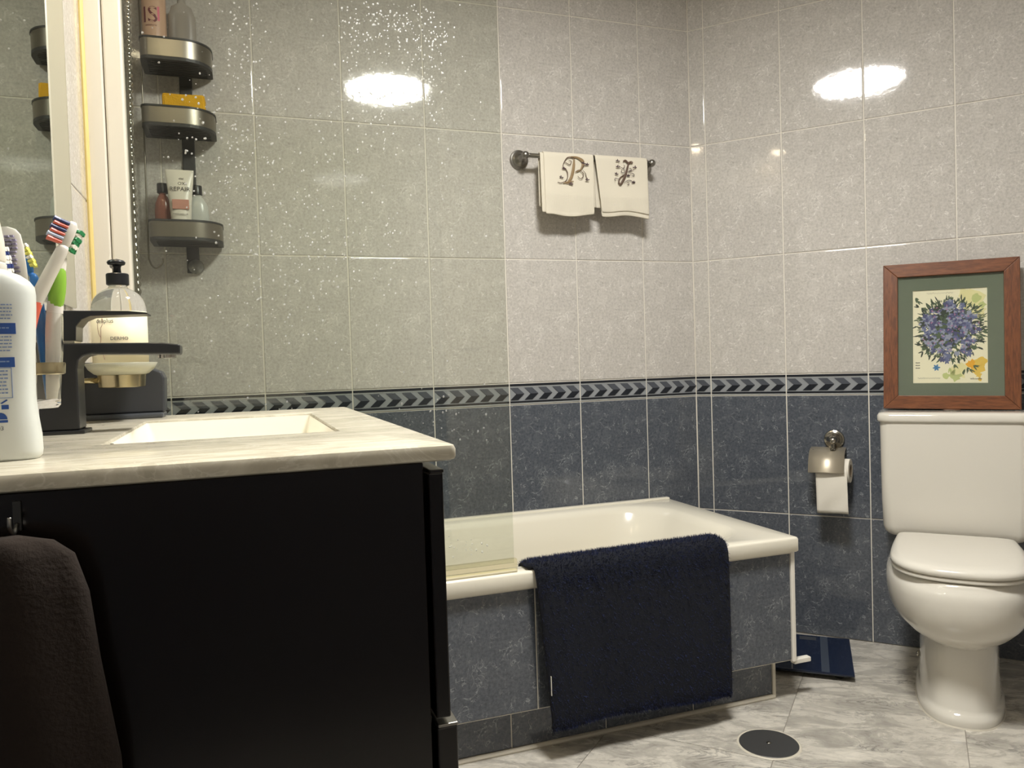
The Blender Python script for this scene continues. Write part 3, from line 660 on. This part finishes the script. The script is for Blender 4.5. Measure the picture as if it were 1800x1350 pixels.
def dab(x, z, ang, ln, wd, key):
    ORD[0] += 1; leaf(bm, x, z, ang, ln, wd, -.00602 - ORD[0]*2.2e-7, mi=pk.index(key))
def blot(x, z, rad, key, n=14, ir=.35):
    ORD[0] += 1; y = -.00602 - ORD[0]*2.2e-7
    bm.faces.new([bm.verts.new((x + rad*(1+rn.uniform(-ir, ir))*math.cos(2*PI*k/n), y, z + rad*(1+rn.uniform(-ir, ir))*math.sin(2*PI*k/n))) for k in range(n)]).material_index = pk.index(key)
cxp, czp = .002, .245
for x, z, q, k in ((.06, .325, .03, 'wash'), (.04, .345, .015, 'wash'), (.075, .29, .02, 'wash'), (.02, .115, .024, 'wash'), (.015, .1, .016, 'lime'), (.07, .125, .02, 'yellow'), (.082, .14, .013, 'yellow'), (.055, .135, .012, 'sun'), (.075, .1, .007, 'yellow'), (.077, .088, .005, 'yellow'), (-.01, .1, .008, 'lime'), (.02, .11, .008, 'wash'), (.07, .33, .012, 'lime'), (.085, .31, .009, 'lime')): blot(x, z, q, k)
def inside(rad_):
    a = rn.uniform(0, 2*PI); q = math.sqrt(rn.random())*rad_
    x = cxp + .083*q*math.cos(a); z = czp + .083*q*math.sin(a)*(1.0 if math.sin(a) > 0 else 1.15); return x, z, a
for _ in range(9): blot(cxp + rn.uniform(-.035, .035), czp + rn.uniform(-.045, .03), .032, rn.choice(('leaf', 'violet', 'dleaf')), 22, .25)
for _ in range(420):
    x, z, a = inside(1.04); dab(x, z, a + rn.uniform(-.7, .7), rn.uniform(.012, .022), rn.uniform(.003, .006), rn.choice(('leaf', 'dleaf', 'leaf')))
for _ in range(190):
    a = rn.uniform(0, 2*PI); q = .08; x, z = cxp + q*math.cos(a), czp + q*math.sin(a)*(1 if math.sin(a) > 0 else 1.15)
    if abs(x) > .082: x *= .92
    dab(x*.95, z, a + rn.uniform(-.5, .5), rn.uniform(.007, .0145), .003, rn.choice(('leaf', 'dleaf')))
for _ in range(150):
    x, z, a = inside(.93); q = rn.uniform(.0075, .0115); k = rn.choice(('blue', 'violet', 'blue', 'pale', 'violet', 'dleaf')); a0 = rn.uniform(0, 6)
    for j in range(5): dab(x, z, a0 + j*2*PI/5 + rn.uniform(-.15, .15), q*rn.uniform(.85, 1.1), q*.75, k if rn.random() < .75 else 'pale')
    if rn.random() < .45:
        for j in range(4): dab(x, z, rn.uniform(0, 6), .004, .0016, 'pink')
for cx_, cz_, k in ((-.035, .125, 'cyan'), (-.008, .145, 'blue'), (.05, .165, 'blue'), (-.02, .15, 'violet')):
    for j in range(6): dab(cx_, cz_, j*PI/3 + rn.uniform(-.2, .2), .011, .0055, k)
for x, z, a, k in ((-.085, .33, -.9, 'leaf'), (-.09, .34, -1.1, 'leaf'), (-.08, .31, 2.6, 'dleaf'), (-.06, .19, 3.5, 'dleaf'), (-.06, .185, 3.2, 'leaf'), (-.07, .175, 4.0, 'dleaf'), (-.055, .175, 4.2, 'leaf'), (-.075, .195, 2.8, 'dleaf'), (.075, .2, .5, 'dleaf'), (.07, .185, -.3, 'dleaf'), (.06, .19, -.8, 'leaf'), (.045, .125, -1.2, 'leaf'), (.05, .12, -.6, 'leaf'), (.04, .12, -1.9, 'leaf'), (.06, .13, -.5, 'leaf'), (.0, .125, -1.6, 'lime'), (.012, .135, -1.3, 'leaf')):
    for j in range(4): dab(x, z, a + rn.uniform(-.5, .5), rn.uniform(.012, .02), .004, k)
def scrawl(x0, z0, w_, h_, wd):
    ORD[0] += 1; n_ = 34; pts = [(x0 + w_*i/n_, z0 + h_*(math.sin(i*1.7) + .5*math.sin(i*2.9+1))*(1 if i % 9 else 2.2)) for i in range(n_+1)]
    ribbon(bm, pts, [wd, wd*.6, wd], -.00602 - ORD[0]*2.2e-7, 1e-6, pk.index('ink'), 2)
scrawl(-.06, .3505, .07, .0016, .00028); scrawl(-.085, .093, .06, .0012, .0004); scrawl(.052, .0905, .03, .002, .0005)
for z in (.14, .132, .124): scrawl(-.091, z, .012, .0012, .0004)
obj('flower_painting', bm, [pal[k] for k in pk], fr)
obj('glazing', nbox(-FW+MW-.002, FW-MW+.002, -.0115, -.0095, MW-.002, FH-MW+.002), glass_thin('picture_glass', (.97, .98, .96, 1)), fr)
# ------------------------------------------------------------------ toilet paper holder
tp = thing('toilet_roll_holder', 'metal toilet roll holder with curved cover on dark tiles', 'roll holder', ND*.452, -PHI)
BRUSH = mat('cover_steel', 'b5ab98', .42, .6)
rosette(tp, 0.0, .66, CHROME, .05)
obj('drop_stem', lathe(bmesh.new(), [(.006, .652), (.006, .636), (.0095, .634), (.0095, .630), (.005, .628)], (0, -.05, 0), n=18), CHROME, tp, smooth=True, angle=40)
bm = bmesh.new(); cp = spline([(0, .008, .634), (0, -.03, .632), (0, -.06, .626), (0, -.085, .609), (0, -.1, .585), (0, -.108, .562)], 5)
loft(bm, [[Vector((x, p.y, p.z)) for x in (-.071, .036)] for p in cp], False, False, False)
o = obj('cover', bm, BRUSH, tp, smooth=True); md = o.modifiers.new('t', 'SOLIDIFY'); md.thickness = .0014
obj('roll_arm', tube(bmesh.new(), [(-.06, -.045, .63), (-.064, -.047, .6), (-.06, -.052, .575), (.05, -.052, .572)], .004), CHROME, tp, smooth=True)
PAPER = fabric('tissue_paper', 'e2dccf', 500, .25)
rl = thing('toilet_roll', 'white toilet roll with a sheet hanging down', 'toilet paper', ND*.457, -PHI-.11)
bm = bmesh.new()
F = lambda x, q: circ((x, -.055, .566), q, 36, 'x')
loft(bm, [F(-.046, .02), F(-.046, .038), F(.053, .038), F(.053, .02), F(-.046, .02)], False, False)
obj('roll', bm, PAPER, rl, smooth=True, angle=40)
bm = bmesh.new(); rows = []
for k in range(13):
    q = k/12; z = .575 - q*.143
    rows.append([Vector((x*.96 - .001 + .003*q, -.0945 - .004*math.sin(q*3) + .0022*math.sin(x*70+q*9)*q, z + .002*math.sin(x*50)*q)) for x in [-.0455 + .098*i/14 for i in range(15)]])
loft(bm, rows, False, False, False); obj('hanging_sheet', bm, PAPER, rl, smooth=True).modifiers.new('t', 'SOLIDIFY').thickness = .0006
obj('card_core', loft(bmesh.new(), [F(-.0465, .0185), F(-.0465, .0205), F(.0535, .0205), F(.0535, .0185), F(-.0465, .0185)], False, False), mat('card', '8d7d68', .9), rl, smooth=True, angle=40)
# ------------------------------------------------------------------ vanity
VX1, VY0, VY1, ZT = -1.3345, -1.65, -.85, .87
van = thing('vanity_cabinet', 'glossy dark brown vanity cabinet under the cream worktop', 'cabinet', (0, 0, 0))
for y0, y1 in ((VY0+.006, VY0+.024), (VY1-.022, VY1-.004)): obj('side_panel', nbox(XL+.002, -1.3665, y0, y1, .27, .8535, .001, 1), ESPRESSO, van)
obj('bottom_panel', nbox(XL+.002, -1.3665, VY0+.024, VY1-.022, .27, .288), ESPRESSO, van)
obj('back_panel', nbox(XL+.002, XL+.012, VY0+.024, VY1-.022, .288, .8535), ESPRESSO, van)
def drawer(z0, z1, x1, gm):
    d = obj('drawer_front', nbox(-1.362, x1, VY0+.004, VY1-.002, z0, z1, .0015), ESPRESSO, van)
    obj('finger_grip', nbox(-1.361, x1+.001, VY0+.0045, VY1-.0025, z1-.0005, z1+.003, .001), gm, d)
drawer(.607, .843, -1.348, ESPRESSO); drawer(.29, .598, -1.342, NICKEL)
CREAM = cream_stone()
BX0, BX1, BY0, BY1 = -1.672, -1.416, -1.42, -1.01
bm = bmesh.new()
def slab(d, z, rad=.006): return rrect(XL+.001+d, VX1-d, VY0+d, VY1-d, [rad, .001+d, .001+d, rad], z, 5)
def hole(d, z): return rrect(BX0-d, BX1+d, BY0-d, BY1+d, .006, z, 5)
loft(bm, [hole(-.004, ZT-.016), slab(.004, ZT-.016), slab(.001, ZT-.0145), slab(0, ZT-.012), slab(0, ZT-.005), slab(.0015, ZT-.0015), slab(.005, ZT), hole(.002, ZT), hole(.0005, ZT-.0005), hole(0, ZT-.002), hole(-.004, ZT-.016)], False, False)
top = tag(obj('worktop', bm, CREAM, smooth=True, angle=35), 'cream marbled worktop with sunken washbasin', 'worktop')
bm = bmesh.new(); BM = lambda q, z, rad: rrect(BX0+q, BX1-q, BY0+q, BY1-q, rad, z, 5)
loft(bm, [BM(.0025, ZT-.003, .004), BM(.006, ZT-.02, .008), BM(.012, ZT-.075, .015), BM(.022, ZT-.095, .02), BM(.04, ZT-.102, .02), BM(.09, ZT-.104, .02)], False, True)
basin = obj('basin', bm, mat('basin_white', 'ece7d8', .1), top, smooth=True, angle=50)
obj('overflow_clip', lathe(bmesh.new(), [(.006, 0), (.006, .003), (.004, .004)], (BX0+.004, -1.385, ZT-.008), 'x', 14), CHROME, basin, smooth=True)
obj('drain_plug', lathe(bmesh.new(), [(.022, ZT-.104), (.022, ZT-.101), (.016, ZT-.099), (.001, ZT-.0985)], (-1.545, -1.215, 0), n=24), CHROME, basin, smooth=True)
# side towel and hook
hk = thing('towel_hook', 'small pale adhesive hook on the vanity side panel', 'hook', (-1.699, VY0+.006, .835))
obj('hook_plate', nbox(-.003, .003, -.003, 0, -.012, .012, .001), DARKPL, hk)
obj('hook_arm', tube(bmesh.new(), spline([(0, -.003, -.006), (0, -.014, -.012), (-.001, -.02, -.006), (-.001, -.0195, .002)], 5), .0018, 8), NICKEL, hk, smooth=True)
bm = bmesh.new(); rings = []
for z, cx_, hw, d in ((.823, -1.701, .012, .010), (.818, -1.699, .03, .016), (.806, -1.697, .042, .02), (.775, -1.70, .055, .023), (.72, -1.703, .064, .025), (.64, -1.70, .071, .026), (.5, -1.698, .074, .026), (.36, -1.697, .075, .026), (.335, -1.697, .07, .022)):
    rg = []
    for i in range(40):
        a = 2*PI*i/40; q = 1 + .12*math.sin(a*5 + z*3)
        rg.append(Vector((cx_ + hw*math.cos(a)*(1+.02*math.sin(z*40)), VY0+.006 - .0285 + d*math.sin(a)*q*.85, z)))
    rings.append(rg)
tag(obj('bath_towel', loft(bm, rings), fabric('brown_terry', '21160d', 260, .9), smooth=True), 'dark brown towel hanging from the vanity side', 'towel')
# ------------------------------------------------------------------ faucet
fa = thing('basin_faucet', 'matt black square basin mixer tap', 'faucet', (-1.724, -1.2, ZT))
obj('base_plate', nbox(-.05, .004, -.028, .028, 0, .005, .0015), BLACKM, fa)
bm = bmesh.new(); pts = [(-.048, .005), (-.002, .005), (-.002, .085), (.0, .095), (.006, .101), (.016, .1035), (.122, .1005), (.1225, .114), (.1, .117), (-.048, .119)]
poly_prism(bm, pts, -.024, .024, 0, 'y')
o = obj('body', bm, BLACKM, fa); md = o.modifiers.new('b', 'BEVEL'); md.width = .0025; md.segments = 3
obj('aerator', lathe(bmesh.new(), [(.0115, .102), (.0115, .0965), (.0095, .096)], (.104, 0, 0), n=24), CHROME, fa, smooth=True, angle=40)
bm = bmesh.new(); pts = [(-.048, .1215), (-.002, .1215), (-.001, .14), (.006, .149), (.016, .1535), (.084, .1555), (.084, .1575), (.06, .16), (-.048, .161)]
poly_prism(bm, pts, -.024, .024, 0, 'y')
o = obj('lever', bm, BLACKM, fa); md = o.modifiers.new('b', 'BEVEL'); md.width = .0015; md.segments = 2
obj('chrome_gap_ring', nbox(-.046, -.004, -.022, .022, .118, .1225), CHROME, fa)
# ------------------------------------------------------------------ soap dish holder and soap bottle
sd = thing('soap_dish_holder', 'wall mounted frosted glass soap dish on a metal ring', 'soap dish', (-1.7065, -.975, .925))
FROST = mat('frosted_glass', 'e6e4cf', .35, Transmission_Weight=.65, IOR=1.45)
ring = obj('holder_ring', lathe(bmesh.new(), [(.0325, 0), (.0345, .001), (.036, .02), (.034, .021), (.033, .0195), (.0315, .001)], n=36, cap0=False, cap1=False), mat('warm_nickel', 'b5a988', .22, 1), sd, smooth=True, angle=40)
obj('ring_arm', tube(bmesh.new(), [(-.034, 0, .012), (-.06, 0, .012), (-.075, 0, .012), (-.083, 0, .012)], [.005, .0042, .007, .012], 14), MATS['warm_nickel'], sd, smooth=True)
obj('dish', lathe(bmesh.new(), [(.0005, .0175), (.03, .0185), (.04, .022), (.048, .029), (.0535, .039), (.052, .0395), (.046, .0315), (.038, .0265), (.029, .0235), (.0005, .0228)], n=48, cap0=False, cap1=False), FROST, sd, smooth=True)
sb = thing('soap_pump_bottle', 'round soap bottle with cream label and black pump', 'soap bottle', (-1.7065, -.975, .9495))
CLEARP = mat('clear_plastic', (.93, .93, .9, 1), .06, Transmission_Weight=.9, IOR=1.3)
obj('bottle_body', lathe(bmesh.new(), [(.029, 0), (.037, .005), (.0405, .012), (.0405, .1), (.0395, .108), (.0365, .117), (.031, .125), (.023, .131), (.0155, .1345), (.0135, .138), (.0135, .142)], n=44), CLEARP, sb, smooth=True, angle=60)
LABM = mat('cream_label', 'eee3c4', .55)
bm = bmesh.new(); ring_l = lambda z: [Vector((.0408*math.sin(a), -.0408*math.cos(a), z)) for a in [-1.75 + 3.5*i/40 for i in range(41)]]
loft(bm, [ring_l(.009), ring_l(.0965)], False, False, False)
lb = obj('label', bm, LABM, sb, smooth=True); lb.modifiers.new('t', 'SOLIDIFY').thickness = .0003
obj('soap_liquid', lathe(bmesh.new(), [(.034, .002), (.0385, .006), (.0385, .094), (.001, .0945)], n=36), mat('cream_soap', 'e8dcbb', .4), sb, smooth=True, angle=50)
wrap_text('deliplus', .0095, GREYP, sb, .0412, .0775, -.42); wrap_text('DERMO', .0075, GREYP, sb, .0412, .0505, .1)
bm = bmesh.new(); PINKL = mat('magnolia_print', 'a4766c', .7)
def wr(x, z): a = -.62 + x; return (.0413*math.sin(a), z)
for pts in ([(-.05, .03), (.0, .042), (.03, .055), (.05, .07)], [(.03, .055), (-.06, .062), (-.1, .075), (-.03, .083)], [(.05, .07), (.12, .075), (.13, .083), (.09, .088)], [(.0, .042), (.1, .03), (.16, .02)]):
    P = [Vector((.0413*math.sin(-.62+x), -.0413*math.cos(-.62+x), z)) for x, z in [(p.x, p.z) for p in spline([(a, 0, b_) for a, b_ in pts], 5)]]; tube(bm, P, .00028, 5)
obj('flower_print', bm, PINKL, sb)
obj('pump_collar', lathe(bmesh.new(), [(.015, .1395), (.0168, .141), (.0168, .157), (.0155, .1585), (.008, .1595)], n=32), BLACKM, sb, smooth=True, angle=35)
obj('pump_stem', lathe(bmesh.new(), [(.006, .158), (.0055, .168), (.0075, .173)], n=18), BLACKM, sb, smooth=True)
obj('pump_head', loft(bmesh.new(), [sup(a, -d, d, z, 28, 2.2, cx=-.001) for a, d, z in ((.008, .009, .1715), (.0125, .012, .173), (.0138, .0125, .1765), (.0115, .0115, .1795), (.006, .007, .181))]), BLACKM, sb, smooth=True)
obj('pump_nozzle', tube(bmesh.new(), [(0, 0, .1765), (-.008, .02, .1765), (-.011, .03, .174)], [.006, .005, .004], 12), BLACKM, sb, smooth=True)
# black box behind the dish
bx = thing('toiletry_box', 'dark grey box standing behind the soap dish', 'box', (0, 0, ZT))
bm = bmesh.new(); pts = [(-1.784, .009), (-1.651, .009), (-1.649, .068), (-1.654, .079), (-1.664, .083), (-1.687, .0955), (-1.784, .0975)]
poly_prism(bm, pts, -.915, -.862, 0, 'y'); o = obj('box_body', bm, mat('slate_plastic', '34363a', .4), bx); md = o.modifiers.new('b', 'BEVEL'); md.width = .003; md.segments = 2
obj('base_tray', nbox(-1.786, -1.652, -.925, -.858, 0, .009, .003), mat('tray_plastic', '4a4d52', .3), bx)
# ------------------------------------------------------------------ tumbler with brushes
tm = thing('tumbler_holder', 'glass tumbler in a wall mounted metal ring', 'tumbler', (-1.742, -1.4, .912))
obj('glass', lathe(bmesh.new(), [(.0005, .0), (.027, .0), (.0295, .003), (.0315, .038), (.0325, .046), (.034, .06), (.0355, .102), (.0342, .102), (.0325, .062), (.0305, .046), (.028, .01), (.0005, .008)], n=40, cap0=False, cap1=False), mat('tumbler_glass', (.97, .97, .94, 1), .03, Transmission_Weight=1.0, IOR=1.4), tm, smooth=True, angle=50)
obj('holder_ring', lathe(bmesh.new(), [(.033, .036), (.0352, .037), (.0358, .047), (.0352, .049), (.0335, .0485), (.0335, .037)], n=40, cap0=False, cap1=False), MATS['warm_nickel'], tm, smooth=True, angle=40)
obj('ring_arm', tube(bmesh.new(), [(-.034, 0, .042), (-.04, 0, .042), (-.048, 0, .042)], [.005, .006, .011], 14), MATS['warm_nickel'], tm, smooth=True)
BR = {k: mat('brush_'+k, c, .4) for k, c in dict(white='ded8ce', coral='e0664f', green='86b43a', navy='23346f', blue='2f78c4', paleblue='b9c6e0', yellow='e6e06a', dgreen='2f8a55', bristle='efeae0').items()}
def brush(label, foot, neck, head, rad, grip, body, bris, facing, gr=(.28, .62), BL=.0125, bend=.001):
    t = thing('toothbrush', label, 'toothbrush', foot, 0, 'toothbrushes in the tumbler')
    f = Vector(foot); n_ = Vector(neck)-f; h = Vector(head)-f; mid = n_*.6 + Vector((bend, 0, 0))
    P = spline([(0, 0, 0), mid*.5, mid, n_, n_.lerp(h, .5), h], 7); m_ = len(P)
    rr = [rad*(.75 + .35*math.sin(PI*min(i/m_/.72, 1))) if i/m_ < .72 else rad*.55 for i in range(m_)]
    tube(bm := bmesh.new(), P, rr, 12); obj('handle', bm, BR[body], t, smooth=True)
    i0, i1 = int(gr[0]*m_), int(gr[1]*m_); Q = P[i0:i1]
    tube(bm := bmesh.new(), [q + Vector((.0006, -.0008, 0)) for q in Q], [rr[i0+k]*(1.0+.12*math.sin(PI*k/(len(Q)-1))) * (math.sin(PI*(.03+.94*k/(len(Q)-1)))**.35) for k in range(len(Q))], 12); obj('grip', bm, BR[grip], t, smooth=True)
    d = (h-n_).normalized(); fx = Vector(facing); fx = (fx - d*fx.dot(d)).normalized(); sx_ = d.cross(fx)
    tube(bm := bmesh.new(), [h - d*.006, h, h + d*.012, h + d*.023, h + d*.027], [.0035, .0055, .0062, .0055, .003], 12); obj('head', bm, BR[body], t, smooth=True)
    for k in range(6):
        bm = bmesh.new()
        for j in (-1, 0, 1):
            b0 = h + d*(.001 + k*.0044) + sx_*j*.0034 + fx*.003; L = BL*(1.1 if k % 2 else 1)
            tube(bm, [b0, b0 + fx*L*.6, b0 + fx*L + sx_*j*.0008], [.0021, .0022, .0026], 6)
        obj('bristle_row', bm, BR[bris[k % len(bris)]], t)
    return t
Zt = .921
brush('white toothbrush with coral grip and orange and blue bristles', (-1.757, -1.405, Zt), (-1.7055, -1.403, 1.079), (-1.7015, -1.402, 1.089), .0068, 'coral', 'white', ('coral', 'paleblue', 'coral', 'navy', 'coral', 'navy', 'bristle'), (-1, -.3, .15), (.2, .5), .0145, -.009)
brush('white toothbrush with lime green grip behind the coral one', (-1.722, -1.392, Zt), (-1.7095, -1.388, 1.072), (-1.7035, -1.386, 1.086), .0075, 'green', 'white', ('dgreen', 'bristle', 'dgreen'), (1, -.2, .1), (.4, .62), .0065, -.002)
brush('blue toothbrush with pale yellow bristles leaning on the tube', (-1.725, -1.385, Zt), (-1.7355, -1.381, 1.05), (-1.7415, -1.380, 1.066), .005, 'blue', 'blue', ('yellow', 'yellow', 'bristle'), (1, 0, .15), (.28, .62), .0055, 0)
brush('navy and white toothbrush close to the white bottle neck', (-1.742, -1.418, Zt), (-1.754, -1.424, 1.04), (-1.7565, -1.4255, 1.055), .0048, 'navy', 'navy', ('bristle', 'navy', 'bristle'), (1, -.35, 0), (.28, .62), .008, 0)
tpst = thing('toothpaste_tube', 'white toothpaste tube with grey print in the tumbler', 'toothpaste', (-1.748, -1.396, Zt)); tpst.rotation_euler = (0, -.075, 0)
obj('tube_body', loft(bmesh.new(), [sup(a, -d, d, z, 32, 2.3) for a, d, z in ((.014, .009, .018), (.0165, .009, .03), (.0185, .0075, .08), (.0195, .005, .14), (.0195, .003, .165), (.018, .0016, .178), (.014, .0014, .184), (.007, .0012, .187))]), mat('toothpaste_white', 'e8e4da', .3), tpst, smooth=True, angle=60)
obj('cap', lathe(bmesh.new(), [(.009, 0), (.01, .001), (.0095, .018)], n=20), WHITEPL, tpst, smooth=True, angle=40)
LIL = mat('lilac_print', '9d96ac', .7); bm = bmesh.new(); rq = random.Random(4)
for k in range(18):
    z = .175 - k*.0042; x = -.013
    while x < .012:
        L = rq.uniform(.003, .008); box(bm, x, min(x+L, .014), -.0078 - (k*.00012), -.002, z, z+.0017); x += L + .0014
obj('small_print', bm, LIL, tpst)
# ------------------------------------------------------------------ foreground bottle
FP = Vector((-1.744, -1.527, ZT))
fbm = thing('mouthwash_bottle', 'large white plastic bottle with blue printed back label at the worktop edge', 'bottle', FP)
FR = [(0, .0365, .0205, 2.8), (.003, .0388, .0225, 2.8), (.008, .0395, .023, 2.8), (.022, .039, .0228, 3), (.042, .0365, .022, 3.1), (.06, .0352, .0215, 3.2), (.1, .0365, .0215, 3.2), (.14, .0388, .022, 3.2), (.153, .0393, .0218, 3), (.16, .0387, .021, 2.9), (.1655, .035, .0205, 2.7), (.171, .028, .019, 2.4), (.1745, .019, .0175, 2.1), (.176, .0165, .0165, 2)]
obj('bottle_body', loft(bmesh.new(), [sup(a, -d, d, z, 56, e_) for z, a, d, e_ in FR]), mat('bottle_white', 'd9dcd6', .33), fbm, smooth=True, angle=70)
def conform(bm):
    """lay the print on the curved front of the bottle: y holds the height above the skin"""
    for v in bm.verts:
        x, z = v.co.x, v.co.z
        for (za, aa, da, ea), (zb, ab, db, eb) in zip(FR, FR[1:]):
            if za <= z <= zb:
                t = (z-za)/(zb-za); a, d, e_ = aa+(ab-aa)*t, da+(db-da)*t, ea+(eb-ea)*t; break
        v.co.y = -d*max(1-abs(x/a)**e_, 0)**(1/e_) - v.co.y
    return bm
obj('neck_ring', lathe(bmesh.new(), [(.0165, .175), (.0175, .177), (.0175, .181), (.016, .182), (.0155, .19)], n=36), WHITEPL, fbm, smooth=True, angle=40)
obj('cap', lathe(bmesh.new(), [(.0165, .1835), (.0172, .185), (.0165, .202), (.0135, .222), (.0125, .226), (.001, .227)], n=36), mat('cap_white', 'e9e2d3', .35), fbm, smooth=True, angle=40)
BLUEP = mat('blue_print', '274f96', .5); BLUEL = mat('pale_blue_print', '7f93ba', .5)
def strip(bm, x0, x1, z0, z1, y=.0003):
    n_ = max(1, int((x1-x0)/.003)); xs = [x0 + (x1-x0)*k/n_ for k in range(n_+1)]
    loft(bm, [[(x, y, z0), (x, y, z1), (x, -.0002, z1), (x, -.0002, z0)] for x in xs])
bm = bmesh.new(); strip(bm, -.03, .027, .1155, .1255); strip(bm, -.03, .025, .0855, .0945); obj('blue_bands', conform(bm), BLUEP, fbm)
bm = bmesh.new(); rq = random.Random(9)
def lines(z1, z0, step, x0, x1, hgt=.0011, y=.0003):
    z = z1
    while z > z0:
        x = x0
        while x < x1-.001:
            L = min(rq.uniform(.0012, .0045), x1-x); strip(bm, x, x+L, z, z+hgt, y); x += L+.0007
        z -= step
lines(.1415, .1285, .0031, -.03, .025); lines(.1125, .0975, .0031, -.03, .0235); lines(.0815, .0595, .0033, -.03, .0195, .0013)
for a, b_, c, d in ((-.03, .0225, .0845, .0851), (.0219, .0225, .0575, .085), (-.03, .0225, .0575, .0581)): strip(bm, a, b_, c, d)
lines(.1205, .1195, .0035, -.024, .022, .0012, .0006); lines(.0901, .0892, .0035, -.024, .021, .0012, .0006)
obj('small_print', conform(bm), BLUEL, fbm)
def skin_text(body, size, m, x, z):
    t = text_mesh(body, size, m, fbm, (0, 0, 0), (0, 0, 0), 'lettering', .0002)
    b2_ = bmesh.new(); b2_.from_mesh(t.data)
    for v in b2_.verts: v.co = Vector((v.co.x + x, v.co.z + .0002, v.co.y + z))
    conform(b2_); b2_.to_mesh(t.data); b2_.free()
skin_text('e', .012, BLUEP, .002, .0475); skin_text('DP-A03', .0055, mat('grey_ink', '8b8c8e', .6), -.003, .0285)
bm = bmesh.new()
def patch(pts):
    bm.faces.new([bm.verts.new((x, .0004, z)) for x, z in pts])
patch([(.0115+.0062*math.cos(PI*k/10), .0385+.0062*math.sin(PI*k/10)) for k in range(11)])
for x0, x1, z0, z1 in ((.005, .018, .0355, .0378), (-.009, -.0015, .047, .0545), (-.007, .0, .037, .0435), (.0135, .019, .0475, .0515)): patch([(x0, z0), (x1, z0), (x1, z1), (x0, z1)])
patch([(.0125, .053), (.0175, .0565), (.0185, .0555), (.014, .0525)])
obj('care_symbols', conform(bm), BLUEP, fbm)
